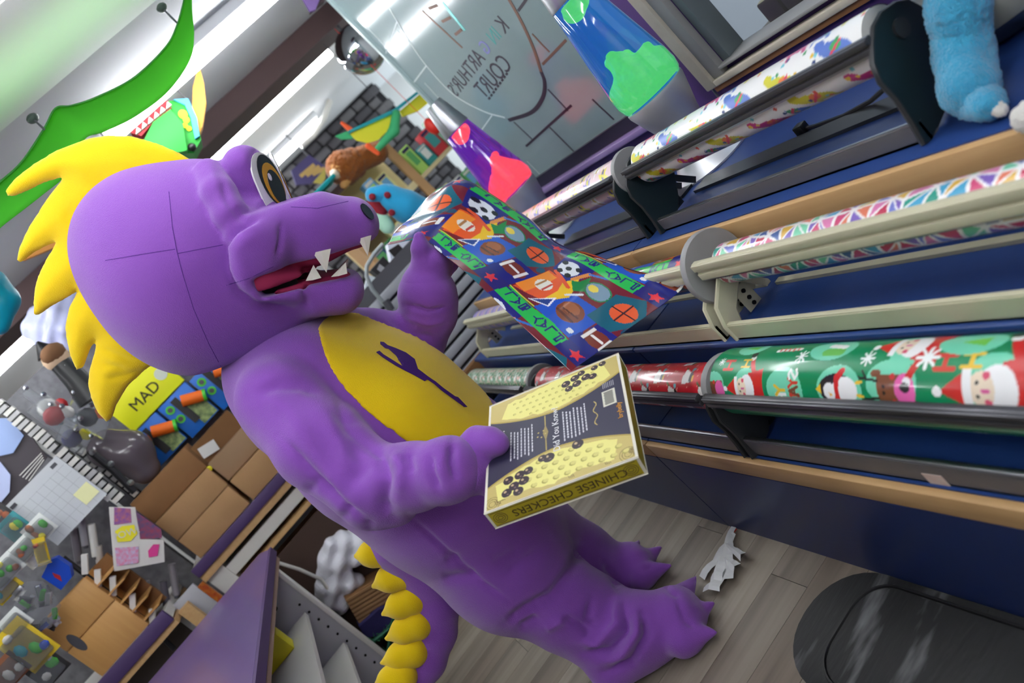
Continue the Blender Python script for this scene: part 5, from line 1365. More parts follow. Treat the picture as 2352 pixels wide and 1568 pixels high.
tg = tag(MB().ball((4.165, .478, 1.315), .016, 10, (.4, 1, 1)).build('yellow_tag', m_yel2), 'small round yellow tag stuck on the open cardboard box', 'tag')
wd = tag(MB().box(4.05, 4.07, .93, 1.10, .80, 1.0, .003).build('drawer_front', m_grey_l), 'pale grey drawer front below the purple shelf edge', 'drawer'); 
tag(MB().box(4.046, 4.0695, .895, .929, .80, .97).build('red_booklet', mat('red_gold_cover', (150, 30, 24), .4, noise=(40, .6, (210, 150, 40)))), 'narrow dark red and gold packet beside the grey drawer', 'packet')
# ---- second stretch of purple shelf with wooden crate
s2 = thing('shelf_unit', 'purple-edged shelf under the wooden crate at lower left', 'shelf', (4.2, 1.5, 0))
MB().box(3.90, 4.5, 1.06, 2.3, .985, 1.03).build('shelf', m_off, s2); MB().box(3.875, 3.90, 1.06, 2.3, .975, 1.045, .004).build('purple_edge', m_pedge, s2); MB().box(3.89, 4.5, 1.06, 2.3, .945, .975).build('maple_strip', m_wood, s2)
MB().box(4.45, 4.5, .95, 2.6, 0, 2.6).build('back_panel', m_backp, s2); MB().box(4.2, 4.23, 1.06, 2.3, .3, .94).build('inner_panel', mat('dark_taupe', (96, 88, 84), .7), s2)
MB().box(3.96, 4.0, .99, 1.05, .45, .97).build('post', m_wood, s2)
cr = thing('wooden_crate', 'pine crate with handle slot and notched compartments', 'crate', (4.0, 1.28, 1.046))
m_pine = mat('pine', (206, 158, 94), .5, noise=(10, .5, (184, 132, 70)), stretch=(1, 4, .3))
MB().box(3.90, 3.915, 1.145, 1.43, 1.0465, 1.235, .002).build('front_board', m_pine, cr); MB().box(3.90, 3.915, 1.145, 1.43, 1.240, 1.405, .002).build('front_board', m_pine, cr)
MB().box(3.915, 4.15, 1.415, 1.43, 1.0465, 1.405).build('side_board', m_pine, cr); MB().box(3.915, 4.15, 1.145, 1.16, 1.0465, 1.405).build('side_board', m_pine, cr); MB().box(4.135, 4.15, 1.16, 1.415, 1.0465, 1.405).build('back_board', m_pine, cr)
MB().prism([(3.897, 1.375+.020*math.cos(t), 1.235+.055*math.sin(t)) for t in np.linspace(0, 2*math.pi, 18, endpoint=False)], (.003, 0, 0)).build('handle_slot', m_gun, cr)
for k in range(5): MB().box(3.905, 4.10, 1.055, 1.145, 1.07+.066*k, 1.078+.066*k).build('divider', m_pine, cr)
MB().box(4.08, 4.10, 1.055, 1.145, 1.0465, 1.405).build('slot_back', m_cardd, cr)
# calendar, note, activity book
ca = thing('calendar', 'white wall calendar page with a pale yellow sticky note', 'calendar', (4.0, .98, 1.59))
MB().box(4.0, 4.008, .83, 1.13, 1.592, 1.878).build('page', mat('calendar_paper', (196, 200, 204), .7), ca)
MB().box(3.998, 4.0, .84, .92, 1.625, 1.70).build('sticky_note', mat('sticky_yellow', (232, 232, 176), .7), ca)
for k in range(1, 6): MB().box(3.9992, 4.0, .84, 1.12, 1.60+.045*k, 1.601+.045*k).build('rule', mat('grey_rule', (150, 154, 160), .7), ca)
for k in range(1, 7): MB().box(3.9992, 4.0, .84+.04*k, .841+.04*k, 1.60, 1.83).build('rule', MATS['grey_rule'], ca)
MB().box(3.9988, 4.0, 1.09, 1.12, 1.845, 1.862).build('heading', m_gun, ca); MB().box(3.9988, 4.0, .855, .885, 1.845, 1.862).build('heading', m_gun, ca)
ab = thing('activity_book', 'colourful comic activity books leaning by the cardboard boxes', 'book', (3.95, .95, 1.2))
def pxq(pts, X, th, name, m, par): return MB().prism([onX(x, y, X) for x, y in pts], (th, 0, 0)).build(name, m, par)
pxq([(250, 1165), (262, 1312), (378, 1290), (376, 1240), (322, 1238), (310, 1165)], 3.95, .012, 'cover', m_off, ab)
pxq([(262, 1165), (262, 1205), (302, 1200), (300, 1168)], 3.945, .004, 'violet_panel', mat('violet_print', (104, 70, 160), .5, noise=(60, .7, (214, 120, 60))), ab)
pxq([(306, 1170), (322, 1238), (372, 1235), (370, 1215)], 3.955, .006, 'rear_book', mat('dark_comic_print', (70, 76, 120), .5, noise=(50, .8, (170, 50, 60))), ab)
pxq([(264, 1220), (270, 1245), (300, 1242), (316, 1225), (308, 1205), (280, 1208)], 3.942, .003, 'starburst', m_yel2, ab)
pxq([(264, 1258), (268, 1300), (318, 1292), (318, 1255)], 3.943, .003, 'picture_grid', mat('pastel_print', (190, 190, 220), .5, noise=(70, .9, (220, 90, 130))), ab)
pxq([(340, 1265), (342, 1280), (362, 1276), (366, 1250), (352, 1250)], 3.943, .003, 'pink_figure', mat('pink_print', (214, 60, 140), .5), ab)
a_, b_ = onX(268, 1232, 3.940), onX(312, 1218, 3.940); lettering('lettering', 'POW!', .045, (a_+b_)/2, b_-a_, np.cross(b_-a_, (1, 0, 0)) if np.cross(b_-a_, (1, 0, 0))[2] > 0 else np.cross((1, 0, 0), b_-a_), m_off, ab)
# ---- peg strips with white price cards
def peg_strip(label, a, b, n, X, w=.05):
    t = thing('peg_strip', label, 'peg strip', tuple(onX(*b, X)), 'columns of white cards on the peg wall')
    p, q = onX(*a, X), onX(*b, X); d = (q-p)
    MB().bar(p+np.array([.03, 0, 0]), q+np.array([.03, 0, 0]), .05, .012, (1, 0, 0)).build('rail', m_black, t)
    r = random.Random(n)
    for k in range(n):
        c = p+d*(k+.5)/n+np.array([0, r.uniform(-.008, .008), 0]); L = np.linalg.norm(d)/n
        MB().obox(c, (0, 1, 0), (0, 0, 1), (1, 0, 0), w*.55*r.uniform(.8, 1.1), L*.36, .012).build('price_card', mat('price_card_'+'ab'[k % 2], ((206, 204, 198), (176, 176, 176))[k % 2], .6), t)
    return t
peg_strip('column of white price cards left of the wall calendar', (-10, 925), (130, 1030), 12, 4.05)
peg_strip('column of white price cards above the activity books', (135, 1035), (275, 1150), 11, 4.05, .06)
peg_strip('column of white price cards right of the wall calendar', (150, 1010), (330, 1150), 12, 4.30, .03)
rk = thing('hook_rack', 'dark hook rail with silver clips below the calendar', 'rack', (3.98, 1.1, 1.2))
MB().tube([onX(145, 1280, 3.96), onX(235, 1350, 3.96), onX(330, 1420, 3.96), onX(400, 1490, 3.96)], .012, 8).build('rail', m_black, rk)
for x, y in ((225, 1330), (260, 1345), (305, 1385), (350, 1420), (195, 1295)): p = onX(x, y, 3.94); MB().obox(p, (0, .7, -.7), (0, .7, .7), (1, 0, 0), .045, .013, .012).build('clip', m_off, rk)
for i, (x, y, c, lb) in enumerate(((190, 1215, (150, 150, 156), 'grey'), (215, 1240, (214, 214, 210), 'white'), (230, 1290, (180, 176, 170), 'taupe'), (175, 1250, (110, 106, 112), 'charcoal'), (400, 1330, (120, 116, 120), 'slate'), (380, 1370, (86, 84, 92), 'graphite'), (340, 1370, (140, 138, 140), 'ash'))):
    p = onX(x, y, 4.1); t = thing('marker_tube', lb+' packaged tube hanging on the peg wall near the activity books', 'tube', tuple(p), 'packaged tubes on the peg wall')
    MB().tube([p+np.array([0, -.05, .06]), p, p+np.array([0, .05, -.06])], .018, 10).build('tube', mat('tube_'+lb, c, .3), t); MB().tube([p+np.array([0, .05, -.06]), p+np.array([0, .058, -.072])], .012, 8).build('cap', m_gun, t)
# ---- blister packs at the lower left edge
def pack(label, c, w, h, X, base, items, rot=.0, cat='toy pack', grp='toy packs at the lower left edge'):
    p = onX(*c, X); t = thing('toy_pack', label, cat, tuple(p), grp)
    ey = np.array([0, math.cos(rot), math.sin(rot)]); ez = np.array([0, -math.sin(rot), math.cos(rot)]); ex = np.array([1., 0, 0])
    MB().obox(p, ey, ez, ex, w/2, h/2, .004, .002).build('backing_card', base, t)
    r = random.Random(int(c[0]*7+c[1]))
    for m in items:
        q = p+ey*r.uniform(-.32, .32)*w+ez*r.uniform(-.34, .34)*h-ex*.010
        MB().ball(q, min(w, h)*.16, 8, (.5, 1, r.uniform(.7, 1.5))).build('toy', m, t)
    MB().obox(p-ex*.022-ez*h*.05, ey, ez, ex, w*.42, h*.38, .016, .01).build('blister', m_clear, t)
    return t
m_wc = mat('pack_white', (222, 226, 222), .5); m_tc = mat('pack_teal', (40, 140, 146), .5); m_yc = mat('pack_yellow', (228, 196, 40), .5); m_bc = mat('pack_black', (40, 38, 40), .5); m_br = mat('toy_brown', (150, 90, 60), .6)
pack('white and green figure pack nearest the calendar', (90, 1215), .11, .10, 3.85, m_wc, [m_green, m_br, m_yel2, m_br]); pack('teal topped figure pack at the left edge', (40, 1215), .10, .14, 3.87, m_tc, [m_yel2, m_off, m_green])
pack('white figure pack below the teal one', (55, 1260), .12, .09, 3.83, m_wc, [m_br, m_green, m_orange]); pack('white and green pack at the left edge, low', (10, 1310), .14, .10, 3.80, m_wc, [m_green, m_br, m_yel2, m_green])
pack('black pack with orange figures at the left edge', (8, 1190), .09, .12, 3.9, m_bc, [m_orange, m_orange, m_yel2]); pack('yellow topped pack above the mixed toy bag', (10, 1350), .12, .09, 3.82, m_yc, [m_teal, m_br])
pack('yellow striped pack beside the crate at the bottom edge', (60, 1480), .14, .22, 3.72, m_yc, [m_blue, m_teal, m_off, m_green]); pack('brown pack with small books under the yellow stripe', (15, 1545), .16, .12, 3.72, m_br, [m_off, m_green, m_off])
pack('green and white pack below the crate handle', (110, 1535), .13, .12, 3.74, m_bc, [m_green, m_green, m_off, m_wc]); pack('orange and yellow book packet leaning by the calendar corner', (95, 1265), .05, .12, 3.80, m_yc, [m_orange, m_red], .6)
pack('pale pack with red corner beside the crate', (35, 1430), .10, .10, 3.74, m_wc, [m_red, m_yel2, m_blue])
bb = thing('toy_bag', 'clear bag of mixed silver and green toys beside the crate', 'bag', tuple(onX(90, 1390, 3.8)))
r_ = random.Random(31)
for i in range(22):
    p = onX(90+r_.uniform(-50, 40), 1395+r_.uniform(-50, 45), 3.82+r_.uniform(-.03, .03)); MB().obox(p, (0, math.cos(i), math.sin(i)), (0, -math.sin(i), math.cos(i)), (1, 0, 0), .024, .010, .010, .003).build('toy_piece', r_.choice([m_gun, m_grey_l, m_green, m_blue, m_off, m_steel, m_yel2]), bb)
pxq([(60, 1335), (25, 1400), (70, 1455), (115, 1440), (140, 1390), (100, 1335)], 3.765, .004, 'bag_film', m_clear, bb)
bj = thing('blue_packet', 'bright blue packet in clear plastic above the crate', 'packet', tuple(onX(140, 1330, 3.86)))
pxq([(115, 1285), (95, 1325), (140, 1355), (165, 1325), (160, 1300), (130, 1280)], 3.86, .05, 'packet', m_blue, bj); pxq([(120, 1315), (125, 1325), (142, 1335), (138, 1322)], 3.855, .004, 'red_label', m_red, bj)
tag(MB().tube([onX(40, 1265, 3.9), onX(85, 1300, 3.9)], .022, 10).build('white_roll', m_off), 'short white roll among the toy packs at left', 'roll')

# ---- upper left: hanging bags, puppet, bright toy boxes, sign
for i, (pts, m, lb) in enumerate(((((100, 905), (60, 945), (150, 1010), (185, 960)), m_red, 'clear gift bag with dark red filling hanging at left'), (((170, 900), (150, 960), (235, 1010), (250, 960)), m_gun, 'clear gift bag with grey filling hanging in the middle'), (((140, 970), (125, 1010), (185, 1045), (210, 1000)), m_navy2, 'clear gift bag with navy and gold filling hanging lowest'), (((60, 890), (45, 905), (160, 985), (175, 965)), m_off, 'clear gift bag with pale filling hanging nearest the crest'))):
    X = 3.85+.06*i; t = thing('gift_bag', lb, 'bag', tuple(onX(*pts[2], X)), 'clear bags hanging left of the costume')
    pxq(pts, X, .05, 'bag_film', m_clear, t); c = onX(sum(p[0] for p in pts)/4, sum(p[1] for p in pts)/4, X+.03)
    MB().ball(c, .045, 12, (.5, 1, 1)).build('filling', m, t); MB().ball(c+np.array([0, -.05, -.03]), .026, 10, (.5, 1, 1.2)).build('filling', (m_off, m_orange, m_yel2, m_red)[i], t)
    for k in range(3): p = onX(pts[0][0]+(pts[3][0]-pts[0][0])*k/2, pts[0][1]+(pts[3][1]-pts[0][1])*k/2, X-.005); MB().ball(p, .012, 8).build('clip', m_steel, t)
pu = thing('hand_puppet', 'witch puppet in black hat and robe hanging behind the crest', 'puppet', tuple(onX(215, 915, 3.95)))
h0, h1 = onX(85, 785, 3.95), onX(112, 812, 3.95); MB().tube([h0, h1], [.006, .055], 14).build('hat', m_black, pu)
MB().ball(onX(128, 822, 3.95), .060, 14).build('face', mat('puppet_skin', (206, 176, 146), .8), pu); MB().ball(onX(122, 812, 3.93), .058, 12, (1, 1, .8)).build('hair', mat('puppet_hair', (120, 84, 56), .9), pu)
MB().tube([onX(140, 835, 3.95), onX(175, 870, 3.95), onX(215, 915, 3.95)], [.05, .055, .075], 12).build('robe', m_black, pu); MB().tube([onX(150, 838, 3.92), onX(195, 890, 3.92)], [.018, .012], 8).build('scarf', m_grey_l, pu)
lb_ = thing('tinsel_bag', 'puffy lilac white plastic bag behind the crest spikes', 'bag', tuple(onX(130, 740, 4.3)))
Fd = Field(onX(130, 740, 4.3)-.35, onX(130, 740, 4.3)+.35, .016)
for x, y, r in ((95, 735, .07), (130, 720, .09), (150, 750, .09), (110, 765, .07), (165, 780, .06), (150, 690, .07), (75, 760, .05)): p = onX(x, y, 4.3); Fd.rc(p, p+1e-4, r, r, .03)
v_, f_ = Fd.mesh(); P3 = v_*26; v_ = v_+vnormals(v_, f_)*(.012*np.sin(P3[:, 1]*2+P3[:, 2])*np.sin(P3[:, 2]*2.4))[:, None]
obj('film', v_, f_, mat('lilac_film', (196, 200, 236), .2), lb_, True)
sg = thing('sign_board', 'bright yellow sign reading MAD behind the lowest crest spike', 'sign', (4.5, .42, 1.72))
MB().box(4.50, 4.52, .235, .61, 1.725, 1.925, .003).build('board', mat('sign_yellow', (226, 226, 20), .5), sg)
lettering('lettering', 'MAD', .085, (4.498, .43, 1.815), (0, -1, 0), (0, 0, 1), mat('sign_ink', (40, 40, 20), .6), sg, .001); MB().tube([(4.4995, .290, 1.838), (4.497, .290, 1.838)], .034, 20).build('seal', mat('sign_seal', (200, 206, 190), .5), sg)
MB().tube([(4.53, .25, 1.0), (4.53, .25, 1.95)], .012, 8).build('post', m_gun, sg)
for i, (y0, y1, z0, z1, lb) in enumerate(((.455, .66, 1.50, 1.715, 'blue toy blaster box at the left below the yellow sign'), (.24, .44, 1.48, 1.715, 'blue toy blaster box in the middle below the yellow sign'), (.02, .225, 1.46, 1.70, 'blue toy blaster box half hidden by the purple shoulder'))):
    t = thing('toy_box', lb, 'toy box', (4.5, (y0+y1)/2, z0), 'blue blaster boxes')
    MB().box(4.43, 4.52, y0, y1, z0, z1, .003).build('carton', mat('toy_blue', (26, 104, 196), .4), t)
    MB().box(4.428, 4.43, y0+.004, y0+.10, z0+.006, z0+.14).build('picture', mat('toy_picture', (60, 90, 50), .5, noise=(40, .9, (170, 190, 120))), t)
    for k, z in enumerate((z1-.05, z1-.12)): MB().tube([(4.4295, y1-.04, z), (4.426, y1-.04, z)], .024, 16).build('badge', m_green, t); MB().tube([(4.4275, y1-.04, z), (4.4245, y1-.04, z)], .014, 12).build('badge_picture', m_gun, t)
    MB().tube([(4.40, y0-.01, z1-.12), (4.40, y0+.085, z1-.06)], .032, 14).build('foam_dart', m_orange, t); MB().tube([(4.40, y0-.022, z1-.128), (4.40, y0-.008, z1-.119)], .034, 14).build('dart_ring', m_green, t)
    MB().box(4.42, 4.43, y0+.09, y0+.13, z1-.19, z1-.02).build('window', m_black, t)
dk = thing('dome_bag', 'dark glossy plastic dome bag below the hanging gift bags', 'bag', tuple(onX(260, 1030, 4.2)))
Fd = Field(onX(290, 1060, 4.25)-.4, onX(290, 1060, 4.25)+.4, .014); Fd.chain([onX(250, 1030, 4.25), onX(300, 1040, 4.25), onX(330, 1075, 4.25)], [.10, .11, .08], .03); v_, f_ = Fd.mesh(); obj('film', v_, f_, mat('smoke_film', (92, 84, 90), .15), dk, True)
MB().tube([onX(205, 1035, 4.1), onX(260, 1080, 4.1), onX(310, 1130, 4.1)], .018, 8).build('rail', m_black, dk)
for x, y in ((212, 1038), (255, 1065), (300, 1108)): MB().ball(onX(x, y, 4.08), .016, 8).build('clip', m_steel, dk)
# grey blue plush arm at the left edge and black card under it
t = thing('poster_stand', 'dark poster stand with a pale blue round print at the left edge', 'poster', tuple(onX(10, 1120, 3.9)))
pxq([(-60, 1010), (-60, 1260), (20, 1170), (108, 1050), (40, 960)], 4.12, .01, 'board', mat('poster_dark', (58, 52, 58), .5), t)
pxq([(-60, 960), (20, 960), (55, 1000), (30, 1040), (-60, 1060)], 4.11, .006, 'cloud_print', mat('cloud_blue', (140, 160, 200), .7), t); pxq([(-60, 1060), (0, 1060), (24, 1090), (22, 1130), (-20, 1180), (-60, 1190)], 4.108, .006, 'balloon_print', mat('balloon_blue', (170, 180, 214), .7), t)
for k in range(4): a_, b_ = onX(45+7*k, 1092-6*k+10*k, 4.105), onX(95+2*k, 1040+5*k, 4.105); MB().bar(a_, b_, .002, .004).build('text_line', m_off, t)
tb_ = thing('teal_balloon', 'teal rounded plastic toy at the left edge above the crest', 'toy', tuple(onX(0, 720, 3.6)))
Fd = Field(onX(0, 690, 3.6)-.25, onX(0, 690, 3.6)+.25, .012); Fd.chain([onX(-20, 650, 3.6), onX(5, 690, 3.6), onX(-5, 745, 3.6)], [.06, .062, .045], .02); v_, f_ = Fd.mesh(); obj('body', v_, f_, mat('teal_rubber', (0, 150, 178), .35), tb_, True)
struct(MB().bar(onX(-20, 605, 4.6), onX(140, 540, 4.6), .03, .10).build('trim_6', mat('orange_wood', (206, 140, 62), .5)))
# ================================================================== register area, far shelves, ceiling decorations
# slatwall gondola end with maple post
sw = thing('slatwall_gondola', 'pale grey slatwall fixture behind the raised hand', 'slatwall', (4.3, -1.0, 0))
MB().box(4.33, 4.36, -1.70, -.66, 0, 1.35).build('core_panel', m_gun, sw)
for k in range(12):
    z = .42+.072*k
    MB().box(4.27, 4.33, -1.70, -.70, z, z+.052, .004).build('slat', mat('slat_grey', (168, 172, 178), .45), sw)
MB().box(4.22, 4.30, -.705, -.625, 0, .86).build('maple_post', mat('post_tan', (176, 144, 108), .6), sw); MB().box(4.20, 4.225, -.735, -.712, 0, .88, .003).build('metal_upright', m_steel, sw)
for k in range(9): MB().box(4.216, 4.224, -.695, -.66, .10+.085*k, .118+.085*k).build('notch', m_dark, sw)
MB().box(4.20, 4.27, -1.6, -.735, .50, .61).build('brown_board', m_cardd, sw)
# register counter clutter
rg = thing('card_terminal', 'white card terminal with black screen behind the raised hand', 'card terminal', tuple(onX(930, 590, 4.4)))
pxq([(890, 560), (935, 535), (960, 560), (950, 640), (900, 610)], 4.4, .08, 'body', mat('terminal_white', (206, 212, 226), .4), rg); pxq([(892, 575), (915, 560), (935, 580), (905, 590)], 4.395, .006, 'screen', m_black, rg); MB().tube([onX(925, 612, 4.397), onX(925, 612, 4.388)], .018, 16).build('red_button', m_red, rg)
bk = thing('black_box', 'black box with grey letters beside the card terminal', 'box', tuple(onX(880, 640, 4.35)))
pxq([(880, 588), (852, 620), (912, 668), (930, 640)], 4.35, .10, 'carton', mat('carton_black', (34, 34, 36), .5), bk); pxq([(872, 606), (866, 618), (888, 634), (893, 622)], 4.345, .004, 'grey_print', m_grey_l, bk)
pp = thing('paper_stack', 'white papers and blue sheet lying on the register counter', 'papers', tuple(onX(870, 690, 4.3)))
pxq([(845, 630), (830, 690), (880, 730), (930, 700), (920, 660)], 4.36, .04, 'sheets', mat('counter_paper', (208, 218, 224), .6), pp); pxq([(868, 690), (895, 735), (925, 715), (915, 660)], 4.34, .01, 'blue_sheet', mat('blue_sheet', (126, 170, 206), .6), pp)
gn = thing('gooseneck_cable', 'grey curved cable standing between muzzle and raised hand', 'cable', tuple(onX(930, 725, 4.2)))
MB().tube([onX(x, y, 4.2) for x, y in ((880, 560), (858, 585), (842, 612), (842, 635), (855, 665), (885, 700), (915, 728))], .012, 8).build('cable', mat('cable_grey', (140, 148, 148), .4), gn); MB().tube([onX(885, 690, 4.19), onX(900, 712, 4.19)], .022, 8).build('connector', m_gun, gn)
# far toy shelf: pine uprights and boards, packs, lion, spotted plush, kite
XS = 5.6
ts = thing('toy_shelf', 'pine toy shelf in the distance between muzzle and lava lamp', 'shelf', (XS+.2, -1.8, 0))
MB().box(XS-.02, XS+.02, -1.96, -1.89, 0, 1.93).build('upright', mat('shelf_pine', (190, 150, 104), .6), ts); MB().box(XS-.02, XS+.4, -1.25, -1.21, 0, 2.05).build('upright', MATS['shelf_pine'], ts)
m_cream2 = mat('shelf_cream', (222, 206, 160), .6)
for z in (1.18, 1.56, 1.93): MB().box(XS, XS+.4, -1.90, -1.22, z, z+.03).build('board', m_cream2, ts); MB().box(XS-.015, XS, -1.90, -1.22, z-.02, z+.035).build('price_rail', m_brown if z > 1.9 else m_cream2, ts)
MB().box(XS+.39, XS+.42, -1.96, -1.2, 0, 1.93).build('back_board', m_cream2, ts)
MB().box(XS, XS+.4, -2.9, -1.96, 1.15, 1.18).box(XS, XS+.4, -2.9, -1.96, 1.55, 1.58).build('wing_board', m_cream2, ts)
cols = [('mint', (170, 214, 190)), ('lime', (170, 214, 110)), ('leaf green', (90, 170, 100)), ('pale yellow', (226, 224, 160)), ('sky blue', (110, 170, 214)), ('white', (226, 230, 228)), ('navy', (40, 60, 120)), ('red', (190, 50, 60)), ('teal', (60, 150, 150)), ('pink', (220, 130, 160))]
r_ = random.Random(17); n = 0
for z, ys, where in ((1.59, (-1.86, -1.24), 'upper board of the far pine shelf'), (1.21, (-1.86, -1.24), 'lower board of the far pine shelf'), (1.58, (-2.85, -2.0), 'upper wing of the far shelf'), (1.18, (-2.85, -2.0), 'lower wing of the far shelf')):
    y = ys[1]; prev = []
    while y > ys[0]+.10:
        w = r_.uniform(.09, .15); h = r_.uniform(.15, .28); ch = [c for c in cols if c[0] not in prev] or cols; nm, c = r_.choice(ch); prev.append(nm)
        t = thing('toy_pack', nm+' toy pack standing on the '+where, 'toy pack', (XS+.12, y-w/2, z+.0005), 'toy packs on the far shelf')
        MB().box(XS+.05, XS+.18, y-w+.012, y, z+.001, z+h, .004).build('carton', mat('pack_'+nm, c, .5), t); MB().box(XS+.048, XS+.05, y-w+.03, y-.02, z+h*.3, z+h*.8).build('picture', mat('pack_pic_'+str(n % 5), cols[(n*3+2) % 10][1], .5), t); MB().box(XS+.048, XS+.05, y-w+.02, y-.01, z+h*.84, z+h*.94).build('title', m_off if n % 2 else m_navy2, t)
        y -= w; n += 1
li = thing('plush_lion', 'brown maned plush lion lying on top of the far shelf', 'plush toy', (XS+.1, -1.6, 1.965))
m_mane = mat('mane_brown', (150, 84, 28), .95, bump=(120, .8), sheen=.3); m_tanf = mat('lion_tan', (206, 156, 96), .95, bump=(120, .5))
def blob(name, pr, m, par, h=.012, k=.02, amp=0.0):
    pts = np.array([p for p, _ in pr]); rs = [r for _, r in pr]; Fd = Field(pts.min(0)-max(rs)-.05, pts.max(0)+max(rs)+.05, h)
    if len(pr) == 1: Fd.rc(pts[0], pts[0]+1e-4, rs[0], rs[0], k)
    else: Fd.chain(list(pts), rs, k)
    v_, f_ = Fd.mesh()
    if amp: v_ = v_+vnormals(v_, f_)*(np.random.default_rng(len(v_)).random(len(v_))[:, None]*amp)
    return obj(name, v_, f_, m, par, True)
blob('mane', [(onX(790, 385, XS), .12), (onX(810, 375, XS), .10)], m_mane, li, amp=.02); blob('muzzle', [(onX(772, 398, XS-.06), .05), (onX(768, 400, XS-.09), .03)], mat('lion_white', (226, 214, 196), .95), li); blob('body', [(onX(830, 365, XS), .085), (onX(865, 350, XS), .08)], m_mane, li, amp=.01); blob('paw', [(onX(800, 410, XS-.03), .035), (onX(790, 425, XS-.05), .03)], m_tanf, li); blob('head', [(onX(780, 388, XS-.04), .075)], m_tanf, li)
sp_ = thing('plush_dinosaur', 'blue plush dinosaur with dark red spots behind the muzzle', 'plush toy', tuple(onX(930, 490, 4.5)))
m_dino = mat('dino_blue', (30, 150, 196), .9, bump=(100, .4), sheen=.3); m_spot = mat('dino_red', (128, 24, 40), .9)
blob('body', [(onX(895, 455, 4.5), .085), (onX(935, 475, 4.5), .10), (onX(985, 495, 4.5), .09)], m_dino, sp_); blob('jaw', [(onX(860, 462, 4.5), .045), (onX(875, 485, 4.5), .04)], m_spot, sp_); blob('snout', [(onX(858, 448, 4.48), .05), (onX(885, 445, 4.48), .06)], m_dino, sp_); blob('throat', [(onX(872, 500, 4.52), .05), (onX(890, 520, 4.52), .045)], mat('dino_mint', (170, 216, 190), .9), sp_)
for x, y in ((890, 448), (900, 488), (945, 468), (855, 452)): p = onX(x, y, 4.5); d = ray(x, y); d /= np.linalg.norm(d); MB().ball(p-d*.085, .022, 10, (.6, 1, 1)).build('spot', m_spot, sp_)
kt = thing('dragon_kite', 'yellow and green winged toy hanging near the shop front', 'kite', tuple(onX(880, 290, 5.0)))
m_ky = mat('kite_yellow', (220, 214, 50), .7); m_kg = mat('kite_green', (60, 170, 110), .7); m_ko = mat('kite_orange', (232, 90, 40), .7)
def sheet3(name, pts, m, par, th=.012): return MB().prism([onX(x, y, X) for x, y, X in pts], (th, 0, 0)).build(name, m, par)
sheet3('wing', [(800, 305, 5.0), (855, 280, 5.02), (905, 258, 5.03), (900, 290, 5.02), (870, 320, 5.0), (845, 328, 5.0), (820, 322, 5.0)], m_ky, kt); sheet3('wing', [(918, 255, 5.05), (965, 215, 5.06), (985, 235, 5.06), (960, 255, 5.05), (925, 268, 5.04)], m_ky, kt)
sheet3('wing_tip', [(770, 312, 5.0), (800, 300, 5.0), (812, 318, 5.0), (785, 320, 5.0)], m_kg, kt); sheet3('wing_edge', [(800, 300, 4.98), (905, 250, 5.0), (960, 208, 5.02), (962, 214, 5.02), (908, 258, 5.0), (802, 306, 4.98)], m_teal, kt)
blob('body', [(onX(910, 262, 5.0), .03), (onX(905, 300, 5.0), .035), (onX(865, 345, 5.0), .02)], m_kg, kt, .01); blob('tail', [(onX(845, 335, 4.98), .02), (onX(868, 352, 4.98), .016)], m_ko, kt, .008); blob('claw', [(onX(785, 282, 5.0), .012), (onX(805, 298, 5.0), .02)], m_ko, kt, .008)
MB().tube([onX(905, 262, 5.0), (5.0, onX(905, 262, 5.0)[1], CEIL)], .003, 6).build('string', m_gun, kt)
rdb = tag(MB().ball(onX(992, 290, 4.9), .05, 16, (1, .8, 1.3)).tube([onX(992, 290, 4.9), (4.9, onX(992, 290, 4.9)[1], CEIL)], .002, 5).build('red_balloon', mat('balloon_red', (226, 50, 40), .4)), 'red balloon shape beside the violet lava lamp cap', 'balloon')
tlp = tag(MB().box(XS-.2, XS+.05, -1.45, -1.05, 2.0, 2.03, .01).build('teal_ribbon', mat('teal_felt', (20, 150, 156), .9)), 'teal felt strip lying along the shelf above the muzzle', 'ribbon')
# stone clad wall in the distance, each stone laid proud of the mortar
sc_ = thing('stone_panel', 'dark grey stone clad panel in the distance beside the window pane', 'stone wall', (8.6, -2.6, 0))
MB().box(8.62, 8.72, -3.42, -1.5, 0, CEIL).build('mortar', mat('mortar_dark', (40, 38, 42), .9), sc_)
m_st = [mat('slate_stone_a', (82, 80, 84), .8, bump=(20, .5)), mat('slate_stone_b', (66, 64, 68), .8, bump=(20, .5)), mat('slate_stone_c', (98, 96, 98), .8, bump=(20, .5))]
r_ = random.Random(6); z = 1.30; row = 0; shared = {}
while z < CEIL-.02:
    h = .11; y = -3.42+(row % 2)*.09
    while y < -1.55:
        kx = r_.randrange(4); w = (.17, .21, .25, .19)[kx]; im = r_.randrange(3)
        if (kx, im) not in shared:
            o = MB().box(-.05-.01*kx, 0, 0, w-.018, 0, h-.016, .016).build('stone', m_st[im], sc_); shared[kx, im] = o.data
        else: o = bpy.data.objects.new('stone', shared[kx, im]); COL.objects.link(o); attach(o, sc_)
        o.location = (8.62, y, z); y += w
    z += h; row += 1
